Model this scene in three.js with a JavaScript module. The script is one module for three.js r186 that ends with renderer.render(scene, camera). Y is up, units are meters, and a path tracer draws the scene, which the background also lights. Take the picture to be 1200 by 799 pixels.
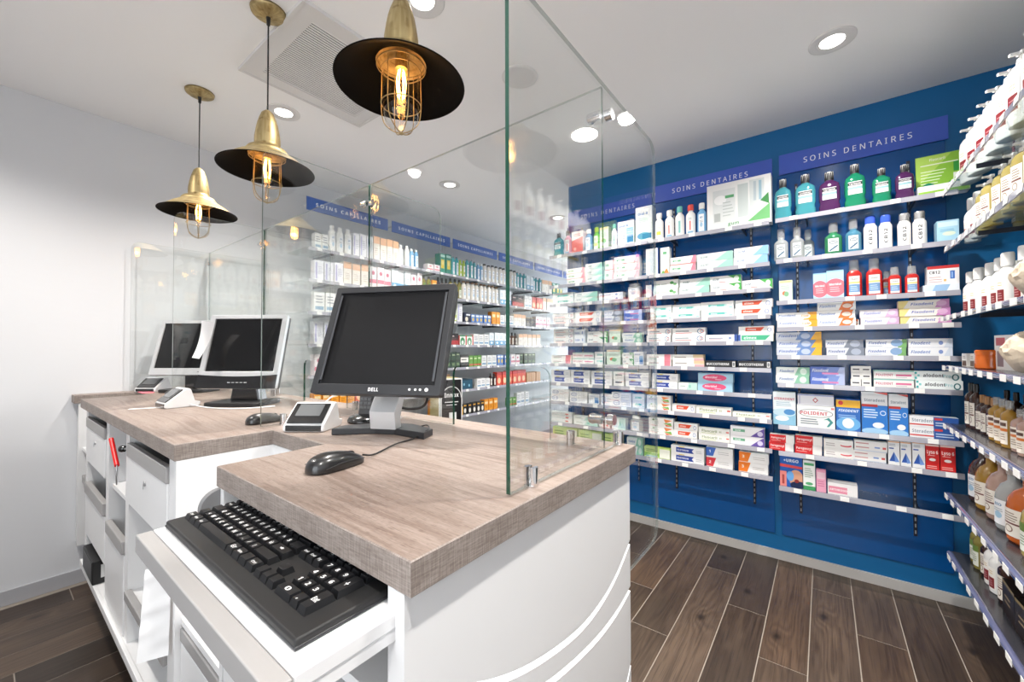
import * as THREE from 'three';
import { RoundedBoxGeometry } from 'three/addons/geometries/RoundedBoxGeometry.js';
import { mergeGeometries } from 'three/addons/utils/BufferGeometryUtils.js';
import { RectAreaLightUniformsLib } from 'three/addons/lights/RectAreaLightUniformsLib.js';

// ---------------------------------------------------------------- camera, exposure, lights
const scene = new THREE.Scene();
scene.background = new THREE.Color().setRGB(1.9, 2.0, 2.1); // overcast sky outside the unseen windows
const camera = new THREE.PerspectiveCamera(79.95, 1200 / 799, 0.02, 60);
camera.position.set(0, 1.25, 0);
camera.rotation.set(0.01779, 0.65381, -0.0031, 'YXZ');
const renderer = new THREE.WebGLRenderer({ antialias: true });
renderer.toneMapping = THREE.LinearToneMapping;
renderer.toneMappingExposure = 1.1;
renderer.shadowMap.enabled = true;
RectAreaLightUniformsLib.init();

const CEIL = 2.556, WALL_L = -3.2, WALL_R = 0.80, BLUE_Z = -2.89, WORK = 1.01;
const LAMP_POWER = 11, WINDOW_LIGHT = 2.3, PENDANT = 0.02; // candela per downlight, light at the unseen windows, candela per pendant
// x, z of the ceiling downlights in rows; unseen ones light the counter end, staff side and far shop
const DOWNLIGHTS = [[0.046, -2.19], [-1.141, -2.224], [-2.35, -2.257], [-2.35, -1.0], [-1.177, -0.99], [0.046, -0.99], [-2.37, 0.13], [0.046, 0.13], [-2.1, -3.5], [-2.1, -4.7]];

// ---------------------------------------------------------------- helpers
let seedState = 12345;
function rnd() { seedState = (seedState * 1664525 + 1013904223) >>> 0; return seedState / 4294967296; }
const used = {};
function numbered(name) {
  const n = used[name] = (used[name] ?? -1) + 1;
  return n ? name + '_' + String(n).padStart(3, '0') : name;
}
function mesh(name, geo, mat, parent) {
  const m = new THREE.Mesh(geo, mat);
  m.castShadow = m.receiveShadow = true;
  if (parent) { m.name = name; parent.add(m); } else { m.name = numbered(name); scene.add(m); }
  return m;
}
function tag(o, label, category, group) { o.userData.label = label; o.userData.category = category; if (group) o.userData.group = group; return o; }
function thing(name, label, category, pos = [0, 0, 0], turn = 0, group) {
  const g = new THREE.Group(); g.name = numbered(name); scene.add(g);
  g.position.set(...pos); g.rotation.y = turn;
  return tag(g, label, category, group);
}
function struct(name, geo, mat, label) {
  const m = mesh(name, geo, mat); m.userData.kind = 'structure'; m.userData.label = label; m.userData.category = name.split('_')[0]; return m;
}
const bx = (w, h, d, x = 0, y = 0, z = 0) => new THREE.BoxGeometry(w, h, d).translate(x, y, z);
const rb = (w, h, d, r, x = 0, y = 0, z = 0, s = 2) => new RoundedBoxGeometry(w, h, d, s, r).translate(x, y, z);
const span = (x0, x1, y0, y1, z0, z1) => bx(Math.abs(x1 - x0), Math.abs(y1 - y0), Math.abs(z1 - z0), (x0 + x1) / 2, (y0 + y1) / 2, (z0 + z1) / 2);
const cy = (r0, r1, h, x = 0, y = 0, z = 0, n = 24) => new THREE.CylinderGeometry(r0, r1, h, n).translate(x, y, z);
const lathe = (pts, n = 28, a = 0, l = Math.PI * 2) => new THREE.LatheGeometry(pts.map((p) => new THREE.Vector2(p[0], p[1])), n, a, l);
const tube = (pts, r, n = 32, k = 6) => new THREE.TubeGeometry(new THREE.CatmullRomCurve3(pts.map((p) => new THREE.Vector3(...p))), n, r, k);
const merge = (...g) => mergeGeometries(g.map((q) => { const t = q.index ? q.toNonIndexed() : q; for (const k of Object.keys(t.attributes)) if (!['position', 'normal', 'uv'].includes(k)) t.deleteAttribute(k); return t; }));
// uv in metres from the position: across = which axis runs along u
function metreUV(geo, u = 'x', v = 'z', du = 0, dv = 0) {
  const p = geo.attributes.position, uv = new Float32Array(p.count * 2), get = { x: (i) => p.getX(i), y: (i) => p.getY(i), z: (i) => p.getZ(i) };
  for (let i = 0; i < p.count; i++) { uv[2 * i] = get[u](i) + du; uv[2 * i + 1] = get[v](i) + dv; }
  geo.setAttribute('uv', new THREE.BufferAttribute(uv, 2)); return geo;
}
// uv in metres for boxes: chosen by the way each face points
function boxUV(geo) {
  const p = geo.attributes.position, n = geo.attributes.normal, uv = new Float32Array(p.count * 2);
  for (let i = 0; i < p.count; i++) {
    const ax = Math.abs(n.getX(i)), ay = Math.abs(n.getY(i));
    const q = ay > 0.6 ? [p.getX(i), p.getZ(i)] : ax > 0.6 ? [p.getZ(i), p.getY(i)] : [p.getX(i), p.getY(i)];
    uv[2 * i] = q[0]; uv[2 * i + 1] = q[1];
  }
  geo.setAttribute('uv', new THREE.BufferAttribute(uv, 2)); return geo;
}

// ---------------------------------------------------------------- computed textures
function hash(x, y, s) { let h = (x * 374761393 + y * 668265263 + s * 982451653) | 0; h = Math.imul(h ^ (h >>> 13), 1274126177); return ((h ^ (h >>> 16)) >>> 0) / 4294967296; }
function noise(x, y, px, py, s) { // value noise that repeats every px, py cells
  const xi = Math.floor(x), yi = Math.floor(y), fx = x - xi, fy = y - yi, ux = fx * fx * (3 - 2 * fx), uy = fy * fy * (3 - 2 * fy);
  const w = (a, m) => ((a % m) + m) % m, h = (a, b) => hash(w(a, px), w(b, py), s);
  return (h(xi, yi) * (1 - ux) + h(xi + 1, yi) * ux) * (1 - uy) + (h(xi, yi + 1) * (1 - ux) + h(xi + 1, yi + 1) * ux) * uy;
}
function texture(w, h, fn, srgb = true) {
  const d = new Uint8Array(w * h * 4);
  for (let y = 0; y < h; y++) for (let x = 0; x < w; x++) { const c = fn(x / w, y / h), i = 4 * (y * w + x); d[i] = c[0]; d[i + 1] = c[1]; d[i + 2] = c[2]; d[i + 3] = 255; }
  const t = new THREE.DataTexture(d, w, h); t.wrapS = t.wrapT = THREE.RepeatWrapping; t.magFilter = THREE.LinearFilter; t.minFilter = THREE.LinearMipmapLinearFilter;
  if (srgb) t.colorSpace = THREE.SRGBColorSpace; t.needsUpdate = true; return t;
}
const mixc = (a, b, t) => a.map((v, i) => v + (b[i] - v) * Math.max(0, Math.min(1, t)));
// pale oak of the worktop, grain along u
const oakTex = texture(1536, 1536, (u, v) => {
  const warp = noise(u * 3, v * 6, 3, 6, 1) * 0.9 + noise(u * 8, v * 20, 8, 20, 2) * 0.3;
  const broad = noise(u * 2, v * 9 + warp * 1.5, 2, 9, 3), streak = noise(u * 6, v * 90 + warp * 5, 6, 90, 4), fine = noise(u * 50, v * 420, 50, 420, 5), pore = noise(u * 70, v * 520, 70, 520, 6), fleck = noise(u * 180, v * 260, 180, 260, 11);
  let c = mixc([178, 161, 150], [154, 136, 125], broad * 0.7 + (streak - 0.5) * 0.85);
  c = mixc(c, [136, 116, 105], Math.pow(streak, 4) * 0.75);
  c = mixc(c, [206, 194, 185], Math.max(0, fine - 0.58) * 0.9);
  c = mixc(c, [118, 99, 89], Math.max(0, pore - 0.66) * 1.7);
  return mixc(c, [120, 102, 92], Math.max(0, fleck - 0.7) * 1.0);
});
oakTex.repeat.set(1 / 0.9, 1 / 0.55);
// woven linen-like edge band
const linenTex = texture(512, 512, (u, v) => {
  const a = noise(u * 128, v * 10, 128, 10, 7), b = noise(u * 12, v * 128, 12, 128, 8), m = noise(u * 5, v * 5, 5, 5, 9), f = noise(u * 200, v * 200, 200, 200, 10);
  const t = a * 0.42 + b * 0.42 + m * 0.3 + f * 0.15 - 0.62;
  return mixc([152, 141, 134], t > 0 ? [196, 186, 179] : [104, 93, 87], Math.abs(t) * 1.5);
});
linenTex.repeat.set(1 / 0.16, 1 / 0.16);
// dark oak-look floor tiles, grain along v, four boards side by side
const floorTex = texture(1024, 1024, (u, v) => {
  const b = Math.floor(u * 4), uu = u * 4 - b, s = 20 + b * 7;
  let warp = noise(uu * 4, v * 3, 4, 3, s) * 2 + noise(uu * 9, v * 7, 9, 7, s + 1) * 0.6;
  const kx = 0.3 + 0.4 * hash(b, 1, 3), ky = 0.2 + 0.6 * hash(b, 2, 3), r = Math.hypot((uu - kx) * 1.0, (v - ky) * 4.2);
  warp += 1.3 * Math.exp(-r * r * 14);
  const ring = 0.5 + 0.5 * Math.sin((uu * 9 + warp * 3.2) * 3.1), fine = noise(uu * 70, v * 14, 70, 14, s + 2), blot = noise(uu * 2, v * 4, 2, 4, s + 3), gr = noise(uu * 120, v * 60, 120, 60, s + 4);
  let c = mixc([101, 85, 71], [62, 52, 45], blot * 0.9 + (hash(b, 5, 5) - 0.5) * 0.4);
  c = mixc(c, [50, 38, 30], ring * 0.4 * (0.4 + noise(uu * 3, v * 3, 3, 3, s + 5)));
  c = mixc(c, [30, 22, 18], Math.max(0, fine - 0.55) * 0.9);
  c = mixc(c, [118, 94, 72], Math.max(0, gr - 0.7) * 0.6);
  return mixc(c, [26, 19, 15], Math.exp(-r * r * 160) * 0.8);
});
// brushed, worn brass
const brassTex = texture(256, 256, (u, v) => {
  const a = noise(u * 6, v * 6, 6, 6, 31), b = noise(u * 60, v * 8, 60, 8, 32), c = noise(u * 20, v * 20, 20, 20, 33);
  return mixc([206, 188, 142], [134, 112, 70], a * 0.5 + b * 0.35 + Math.max(0, c - 0.6));
});
// off-white satin paint with a faint roller grain
const rollTex = texture(256, 256, (u, v) => { const g = 128 + (noise(u * 90, v * 90, 90, 90, 41) - 0.5) * 120 + (noise(u * 30, v * 30, 30, 30, 42) - 0.5) * 60; return [g, g, g]; }, false);
rollTex.repeat.set(2, 2);

// ---------------------------------------------------------------- materials
const M = {};
const std = (o) => new THREE.MeshStandardMaterial(o), phy = (o) => new THREE.MeshPhysicalMaterial(o);
const lin = (r, g, b) => new THREE.Color().setRGB(r, g, b);
M.wall = std({ color: lin(0.67, 0.68, 0.70), roughness: 0.75, bumpMap: rollTex, bumpScale: 0.0004 });
M.ceiling = std({ color: lin(0.91, 0.905, 0.90), roughness: 0.9 });
M.blueWall = std({ color: lin(0.0015, 0.13, 0.34), roughness: 0.42, bumpMap: rollTex, bumpScale: 0.0003 });
M.navyPanel = std({ color: lin(0.002, 0.010, 0.04), roughness: 0.5 });
M.bluePanel = std({ color: lin(0.0015, 0.082, 0.30), roughness: 0.16 });
M.grout = std({ color: lin(0.30, 0.26, 0.22), roughness: 0.9 });
M.floor = std({ map: floorTex, roughness: 0.38 });
M.skirt = std({ color: lin(0.52, 0.50, 0.48), roughness: 0.5 });
M.skirtDark = std({ color: lin(0.40, 0.40, 0.42), roughness: 0.5 });
M.oak = std({ map: oakTex, color: lin(0.66, 0.645, 0.64), roughness: 0.42 });
M.linen = std({ map: linenTex, color: lin(0.84, 0.83, 0.82), roughness: 0.55 });
M.lam = std({ color: lin(0.80, 0.80, 0.80), roughness: 0.32 });          // white laminate
M.greyLam = std({ color: lin(0.34, 0.33, 0.325), roughness: 0.4 });       // grey drawer pulls
M.darkSlot = std({ color: lin(0.03, 0.03, 0.035), roughness: 0.6 });
M.plinth = std({ color: lin(0.12, 0.11, 0.11), roughness: 0.6 });
M.led = std({ color: 0xffffff, emissive: 0xffffff, emissiveIntensity: 1.6 });
M.glass = phy({ color: lin(0.98, 0.988, 0.984), transmission: 1, thickness: 0, roughness: 0, ior: 1.6 });
M.glassEdgeClear = phy({ color: lin(0.55, 0.60, 0.58), transmission: 0.9, thickness: 0, roughness: 0.05, ior: 1.5 });
M.glassEdge = phy({ color: lin(0.005, 0.06, 0.036), roughness: 0.12, clearcoat: 1 });
M.clear = phy({ color: lin(0.96, 0.97, 0.97), transmission: 1, thickness: 0, roughness: 0.0, ior: 1.45 });
M.chrome = std({ color: lin(0.75, 0.75, 0.76), metalness: 1, roughness: 0.14 });
M.steel = std({ color: lin(0.55, 0.55, 0.56), metalness: 1, roughness: 0.32 });
M.brass = std({ map: brassTex, metalness: 0.75, roughness: 0.48 });
M.shadeBlack = phy({ color: lin(0.0025, 0.0025, 0.0025), roughness: 0.7, specularIntensity: 0.15 });
M.black = std({ color: lin(0.012, 0.012, 0.013), roughness: 0.42 });
M.blackSoft = std({ color: lin(0.012, 0.012, 0.0125), roughness: 0.55 });
M.blackGloss = phy({ color: lin(0.008, 0.008, 0.009), roughness: 0.18, clearcoat: 0.6, clearcoatRoughness: 0.1 });
M.charcoal = std({ color: lin(0.026, 0.027, 0.03), roughness: 0.4 });
M.screen = phy({ color: lin(0.008, 0.008, 0.009), roughness: 0.5, specularIntensity: 0.45 });
M.screenDark = phy({ color: lin(0.004, 0.004, 0.0045), roughness: 0.16 });
M.silver = std({ color: lin(0.56, 0.57, 0.58), roughness: 0.34, metalness: 0.3 });
M.whitePlastic = std({ color: lin(0.84, 0.84, 0.84), roughness: 0.3 });
M.armSilver = std({ color: lin(0.74, 0.75, 0.76), roughness: 0.3, metalness: 0.3 });
M.lcd = std({ color: lin(0.13, 0.135, 0.14), roughness: 0.25 });
M.greyKey = std({ color: lin(0.07, 0.07, 0.075), roughness: 0.5 });
M.paper = std({ color: lin(0.86, 0.86, 0.86), roughness: 0.85 });
M.pink = std({ color: lin(0.85, 0.20, 0.25), roughness: 0.7 });
M.red = std({ color: lin(0.75, 0.012, 0.012), roughness: 0.4 });
M.strip = phy({ color: lin(0.36, 0.36, 0.41), roughness: 0.16, clearcoat: 0.5 });     // ticket strip of the dental bays
M.stripNavy = phy({ color: lin(0.10, 0.11, 0.20), roughness: 0.12, clearcoat: 0.8 });
M.shelfGlass = phy({ color: lin(0.86, 0.90, 0.90), transmission: 1, thickness: 0, roughness: 0.02, ior: 1.45 });
M.shadedBoard = phy({ color: lin(0.03, 0.03, 0.036), roughness: 0.2 });  // dark boards stand in for the shade under the full side shelves
M.tagWhite = std({ color: lin(0.80, 0.80, 0.78), roughness: 0.6 });
M.standard = std({ color: lin(0.018, 0.022, 0.035), roughness: 0.4, metalness: 0.4 });
M.slot = std({ color: lin(0.42, 0.44, 0.48), roughness: 0.4, metalness: 0.5 });
M.frostWhite = std({ color: lin(0.9, 0.9, 0.88), roughness: 0.5 });
M.grille = std({ color: lin(0.80, 0.79, 0.78), roughness: 0.6 });
M.ventDark = std({ color: lin(0.012, 0.012, 0.012), roughness: 0.9 });
M.tanSuede = std({ color: lin(0.62, 0.52, 0.40), roughness: 0.95 });
M.cover = std({ color: lin(0.70, 0.69, 0.68), roughness: 0.6 });

// ---------------------------------------------------------------- room shell
const T = 0.12; // wall thickness
const ZB = 1.4, ZF = -6.0;
{
  const fl = struct('floor', span(WALL_L, WALL_R, -0.08, -0.0012, ZF, ZB), M.grout, 'dark wood-look plank tile floor with pale grout lines');
  // plank tiles: 0.1625 m wide, 1.02 m long, each column shifted by 0.306 m
  const W = 0.1625, L = 1.02, variants = [];
  const plankGeo = (k, len) => { const g = bx(W - 0.004, 0.012, len - 0.004, 0, -0.006, 0), p = g.attributes.position, uv = g.attributes.uv; for (let i = 0; i < p.count; i++) uv.setXY(i, (k % 4) / 4 + 0.02 + (p.getX(i) / W + 0.5) * 0.21, p.getZ(i) / 1.3 + 0.5 + k * 0.137); return g; };
  for (let k = 0; k < 8; k++) variants.push(plankGeo(k, L));
  const tints = [0xf2f0ee, 0xd8d4d0, 0xece2d8, 0xcac6c2].map((c) => { const m = M.floor.clone(); m.color = new THREE.Color(c); return m; });
  for (let c = -19; c < 6; c++) {
    const x = -0.065 + W * (c + 0.5); // column c lies between joints c and c + 1
    if (x - W / 2 < WALL_L || x + W / 2 > 0.80) continue;
    // joint of column 0 (-0.065 .. 0.097) at z = -2.642
    let z0 = -2.642 + 0.306 * c; z0 = ((z0 % L) + L) % L;
    for (let k = -7; k < 2; k++) {
      const a = z0 + k * L, b = a + L, lo = Math.max(a, ZF), hi = Math.min(b, ZB);
      if (hi - lo < 0.05 || (x > -1.5 && hi < -3.1)) continue;
      const v = Math.floor(rnd() * 8), m = mesh('plank', hi - lo > L - 0.01 ? variants[v] : plankGeo(v, hi - lo), tints[Math.floor(rnd() * 4)], fl);
      m.position.set(x, 0.0, (lo + hi) / 2);
    }
  }
  struct('ceiling', span(WALL_L - T, WALL_R + T, CEIL, CEIL + 0.1, ZF - T, ZB + T), M.ceiling, 'off-white painted ceiling over the whole shop');
  struct('wall_left', span(WALL_L - T, WALL_L, -0.08, CEIL, ZF, ZB), M.wall, 'plain white painted wall at the end of the counter');
  struct('wall_right', span(WALL_R, WALL_R + T, -0.08, CEIL, ZF, ZB), M.wall, 'white wall behind the side shelving');
  // two end walls, each with an unseen window placed to light the shop
  const endWall = (name, z0, z1, a, b, y0, y1, lab) => struct(name, merge(span(WALL_L, a, -0.08, CEIL, z0, z1), span(b, WALL_R, -0.08, CEIL, z0, z1), span(a, b, -0.08, y0, z0, z1), span(a, b, y1, CEIL, z0, z1)), M.wall, lab);
  endWall('wall_back', ZB, ZB + T, -1.1, 0.7, 0.7, 2.3, 'white wall with an unseen window behind the staff side');
  endWall('wall_front', ZF - T, ZF, -3.05, -1.15, 0.5, 2.35, 'white wall with an unseen window at the far end of the shop');
  const unseenWindow = (name, z, dir, a, b, y0, y1, sky, lab) => {
    const w = new THREE.Group(); w.name = name; w.userData = { kind: 'structure', label: lab, category: 'window' }; scene.add(w);
    const m = (a + b) / 2, f = 0.05;
    mesh('frame', merge(span(a, a + f, y0, y1, z - 0.03, z + 0.03), span(b - f, b, y0, y1, z - 0.03, z + 0.03), span(a + f, b - f, y0, y0 + f, z - 0.03, z + 0.03), span(a + f, b - f, y1 - f, y1, z - 0.03, z + 0.03), span(m - f / 2, m + f / 2, y0 + f, y1 - f, z - 0.03, z + 0.03)), M.skirt, w);
    for (const [p, q] of [[a + f, m - f / 2], [m + f / 2, b - f]]) mesh('pane', span(p, q, y0 + f, y1 - f, z - 0.003, z + 0.003), M.clear, w);
    const l = new THREE.RectAreaLight(0xf4f8ff, sky, b - a - 2 * f, y1 - y0 - 2 * f); l.position.set(m, (y0 + y1) / 2, z + dir * 0.07); l.rotation.y = dir > 0 ? Math.PI : 0; w.add(l);  // area light just inside the unseen window, lights that end of the shop
  };
  unseenWindow('window_1', ZB + 0.05, -1, -1.1, 0.7, 0.7, 2.3, WINDOW_LIGHT, 'unseen window behind the staff side, placed to light the counter and blue wall');
  unseenWindow('window_2', ZF - 0.05, 1, -3.05, -1.15, 0.5, 2.35, WINDOW_LIGHT * 1.9, 'unseen window at the far end of the shop, placed to light the customer area');
  struct('wall_partition', span(-1.63, WALL_R, 0, CEIL, BLUE_Z, BLUE_Z - 0.14), M.blueWall, 'deep blue painted wall carrying the dental care shelves');
  struct('baseboard_partition', span(-1.63, 0.76, 0, 0.052, BLUE_Z, BLUE_Z + 0.012), M.skirt, 'pale grey skirting under the blue wall');
  const bl = new THREE.Group(); bl.name = 'baseboard_left'; bl.userData = { kind: 'structure', label: 'grey tiled skirting along the white wall', category: 'baseboard' }; scene.add(bl);
  for (let z = ZB; z > -6; z -= 0.62) mesh('tile', span(WALL_L, WALL_L + 0.012, 0, 0.07, z, Math.max(z - 0.617, ZF)), M.skirtDark, bl);
}

// ---------------------------------------------------------------- printed packaging: one atlas of flat print
const ATLAS = 2048, atlasCanvas = document.createElement('canvas'); atlasCanvas.width = atlasCanvas.height = ATLAS;
const ctx = atlasCanvas.getContext('2d'); ctx.fillStyle = '#ffffff'; ctx.fillRect(0, 0, ATLAS, ATLAS);
let packX = 0, packY = 0, packH = 0;
const CELL = {};
// print(kind, w, h, side colour, (pen) => ...) draws one pack front, with a strip of the side colour beside it
function print(kind, w, h, side, draw) {
  if (packX + w + 20 > ATLAS) { packX = 0; packY += packH + 4; packH = 0; }
  const x = packX, y = packY; packX += w + 24; packH = Math.max(packH, h);
  if (y + h > ATLAS) throw new Error('atlas full at ' + kind);
  ctx.save(); ctx.beginPath(); ctx.rect(x, y, w + 20, h); ctx.clip(); ctx.translate(x, y);
  ctx.fillStyle = side; ctx.fillRect(0, 0, w + 20, h);
  ctx.save(); ctx.beginPath(); ctx.rect(0, 0, w, h); ctx.clip();
  const pen = {
    bg: (c) => { ctx.fillStyle = c; ctx.fillRect(0, 0, w, h); },
    rect: (c, a, b, d, e) => { ctx.fillStyle = c; ctx.fillRect(a * w, b * h, (d - a) * w, (e - b) * h); },
    band: (c, a, d, s = 0.06) => { ctx.fillStyle = c; ctx.beginPath(); ctx.moveTo((a + s) * w, 0); ctx.lineTo((d + s) * w, 0); ctx.lineTo((d - s) * w, h); ctx.lineTo((a - s) * w, h); ctx.fill(); },
    ell: (c, a, b, rx, ry) => { ctx.fillStyle = c; ctx.beginPath(); ctx.ellipse(a * w, b * h, rx * w, ry * h, 0, 0, 7); ctx.fill(); },
    ring: (c, a, b, rx, ry, t) => { ctx.strokeStyle = c; ctx.lineWidth = t * h; ctx.beginPath(); ctx.ellipse(a * w, b * h, rx * w, ry * h, 0, 0, 7); ctx.stroke(); },
    tri: (c, ...p) => { ctx.fillStyle = c; ctx.beginPath(); p.forEach((q, i) => (i % 2 ? 0 : i ? ctx.lineTo(q * w, p[i + 1] * h) : ctx.moveTo(q * w, p[i + 1] * h))); ctx.fill(); },
    text: (s, a, b, size, c, st = 'bold', align = 'left') => { ctx.fillStyle = c; ctx.font = st + ' ' + Math.round(size * h) + 'px sans-serif'; ctx.textAlign = align; ctx.textBaseline = 'middle'; ctx.fillText(s, a * w, b * h); },
    lines: (c, a, d, b, n, dy, t = 0.03) => { ctx.fillStyle = c; for (let i = 0; i < n; i++) ctx.fillRect(a * w, (b + i * dy) * h, (d - a) * w * (0.7 + 0.3 * hash(i, n, 9)), t * h); },
    turn: (f) => { ctx.save(); ctx.translate(w / 2, h / 2); ctx.rotate(-Math.PI / 2); ctx.translate(-h / 2, -w / 2); f(); ctx.restore(); },
  };
  draw(pen); ctx.restore(); ctx.restore();
  CELL[kind] = [x / ATLAS, 1 - (y + h) / ATLAS, (x + w) / ATLAS, 1 - y / ATLAS, (x + w + 6) / ATLAS, (x + w + 16) / ATLAS];
}
const KIND = {}; // kind -> { name, category, desc, depth }
function carton(kind, name, desc, w, h, side, draw, depth = 0.05) { KIND[kind] = { name, desc, category: 'box', depth, carton: true }; print(kind, w, h, side, draw); }
const LW = 300, LH = 70; // long cartons
const W0 = '#f4f4f2';
carton('fix_yellow', 'denture_cream_carton', 'white denture-cream carton with yellow end', LW, LH, '#f2a51e', (p) => { p.bg(W0); p.band('#f6a81c', 0.74, 1.2); p.ell('#f3efe6', 0.72, 0.5, 0.13, 0.36); p.text('COM', 0.72, 0.5, 0.34, '#e8741e', 'bold', 'center'); p.text('Fixodent', 0.05, 0.42, 0.44, '#4d70b8', 'italic bold'); p.lines('#9aa5c0', 0.06, 0.4, 0.72, 1, 0.1, 0.08); });
carton('fix_orange', 'denture_cream_carton', 'white denture-cream carton with orange oval', LW, LH, '#f0ece6', (p) => { p.bg(W0); p.band('#f07d2c', 0.62, 0.9); p.ell('#fbe3cf', 0.78, 0.5, 0.14, 0.34); p.ring('#e06522', 0.78, 0.5, 0.13, 0.32, 0.1); p.text('Fixodent', 0.05, 0.45, 0.44, '#5676ba', 'italic bold'); });
carton('fix_lilac', 'denture_cream_carton', 'white denture-cream carton fading to lilac', LW, LH, '#e9d3e6', (p) => { p.bg('#efe9ef'); p.band('#d9b3d6', 0.72, 1.2); p.ell('#ecd3ea', 0.84, 0.45, 0.1, 0.3); p.text('Fixodent', 0.1, 0.45, 0.46, '#5a6eb4', 'italic bold'); });
carton('fix_rose', 'denture_cream_carton', 'pale yellow denture-cream carton with magenta end', LW, LH, '#ecd8c2', (p) => { p.bg('#eee9e2'); p.band('#ecd98a', -0.1, 0.16); p.band('#c987bd', 0.78, 1.2); p.ell('#dcaed2', 0.85, 0.5, 0.1, 0.34); p.text('Fixodent', 0.24, 0.48, 0.46, '#4a5fae', 'italic bold'); });
carton('silver_yellow', 'denture_cream_carton', 'silver denture-cream carton with yellow end', LW, LH, '#e3a91d', (p) => { p.bg('#d3d9e4'); p.band('#f1b322', 0.82, 1.2); p.band('#6f8fc4', 0.5, 0.82); p.ell('#b9c6de', 0.66, 0.5, 0.1, 0.36); p.text('Fixodent', 0.05, 0.45, 0.46, '#3f5ea8', 'italic bold'); });
carton('silver_dark', 'denture_cream_carton', 'silver denture-cream carton with grey disc', LW, LH, '#cfd3da', (p) => { p.bg('#d9dde6'); p.band('#7f8795', 0.55, 1.1); p.ell('#aab3c4', 0.78, 0.5, 0.13, 0.4); p.text('Fixodent', 0.04, 0.45, 0.46, '#40548f', 'italic bold'); });
carton('silver_green', 'denture_cream_carton', 'white denture-cream carton with blue disc and green end', LW, LH, '#d7dde0', (p) => { p.bg('#e8ebef'); p.band('#7ab06a', 0.84, 1.2); p.ell('#88a9d0', 0.76, 0.45, 0.14, 0.42); p.text('Fixodent', 0.06, 0.42, 0.46, '#4863a8', 'italic bold'); p.lines('#a5b0c4', 0.06, 0.5, 0.76, 1, 0.1, 0.07); });
carton('white_blue', 'denture_cream_carton', 'plain white denture-cream carton with blue script', LW, LH, '#e6e8ec', (p) => { p.bg('#eef0f3'); p.text('Fixodent', 0.05, 0.5, 0.46, '#5673b6', 'italic bold'); p.ell('#7c93c8', 0.74, 0.5, 0.05, 0.22); p.band('#d5deea', 0.86, 1.2); });
carton('green_fade', 'toothpaste_carton', 'white toothpaste carton fading to sea green', LW, LH, '#cfe3d8', (p) => { p.bg('#e6ece9'); p.band('#8fc5a8', 0.62, 1.2); p.ell('#d9ecdf', 0.82, 0.5, 0.1, 0.4); p.text('Fixodent', 0.1, 0.45, 0.44, '#4a66a6', 'italic bold'); });
carton('blue_pink', 'denture_cream_carton', 'blue denture-cream carton with pink streak', LW, LH, '#5c77c4', (p) => { p.bg('#7f97d6'); p.band('#5a74c6', -0.1, 0.45); p.band('#b9c6ea', 0.8, 1.2); p.rect('#d884b4', 0.35, 0.62, 0.82, 0.82); p.text('Fixodent', 0.05, 0.4, 0.48, '#f2f4fa', 'italic bold'); });
carton('cube_white', 'small_carton', 'small white carton with dark stripe', 90, 70, '#eceae6', (p) => { p.bg('#efeeea'); p.rect('#4a4a54', 0.18, 0.4, 0.82, 0.6); p.rect('#d7d5d0', 0.1, 0.8, 0.9, 0.86); });
carton('poli_flat', 'denture_cream_carton', 'white denture-cream carton with pink dash and teal top', LW, LH, '#d5e4e0', (p) => { p.bg('#f0efec'); p.rect('#8fc7bd', 0, 0, 1, 0.16); p.text('POLIDENT', 0.05, 0.55, 0.38, '#c4617a', 'bold'); p.rect('#dd6f97', 0.56, 0.45, 0.94, 0.66); p.lines('#b9b9b9', 0.56, 0.9, 0.78, 1, 0.1, 0.06); });
carton('alo', 'toothpaste_carton', 'white carton with teal squares and black lettering', LW, LH, '#e4eeee', (p) => { p.bg('#eef4f3'); p.rect('#3fb0b0', 0.02, 0.1, 0.07, 0.34); p.rect('#7ccccb', 0.08, 0.38, 0.13, 0.62); p.rect('#3fb0b0', 0.02, 0.66, 0.07, 0.92); p.text('alodont', 0.2, 0.48, 0.52, '#23272e', 'bold'); p.text('Pro', 0.62, 0.5, 0.46, '#a9d4d8', 'bold'); p.ring('#2f6d74', 0.88, 0.62, 0.06, 0.3, 0.12); });
carton('clean_tall', 'denture_tablet_box', 'tall white and aqua tablet box with denture picture', 110, 190, '#dbe9ef', (p) => { p.bg('#eaf2f5'); p.rect('#8fc3dd', 0, 0.55, 1, 1); p.ell('#c7e2ee', 0.5, 0.62, 0.5, 0.12); p.ell('#f3f8fa', 0.4, 0.8, 0.3, 0.08); p.ell('#4f8fc9', 0.72, 0.6, 0.24, 0.09); p.text('STERADENT', 0.5, 0.2, 0.095, '#c9566a', 'bold', 'center'); p.lines('#9ab3c4', 0.15, 0.85, 0.3, 3, 0.05, 0.02); }, 0.075);
carton('poli_wide', 'denture_tablet_box', 'wide white tablet box with red lettering and teal arrow', 200, 150, '#e7ecec', (p) => { p.bg('#f1f2f0'); p.text('POLIDENT', 0.08, 0.34, 0.2, '#c2394c', 'bold'); p.ring('#59656b', 0.5, 0.34, 0.44, 0.18, 0.02); p.lines('#7d8890', 0.1, 0.6, 0.6, 3, 0.1, 0.05); p.tri('#3e8f8d', 0.7, 0.62, 0.84, 0.5, 0.95, 0.7, 0.84, 0.92, 0.78, 0.92, 0.87, 0.7, 0.8, 0.6); p.rect('#d9887f', 0.9, 0.05, 0.98, 0.14); }, 0.075);
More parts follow.
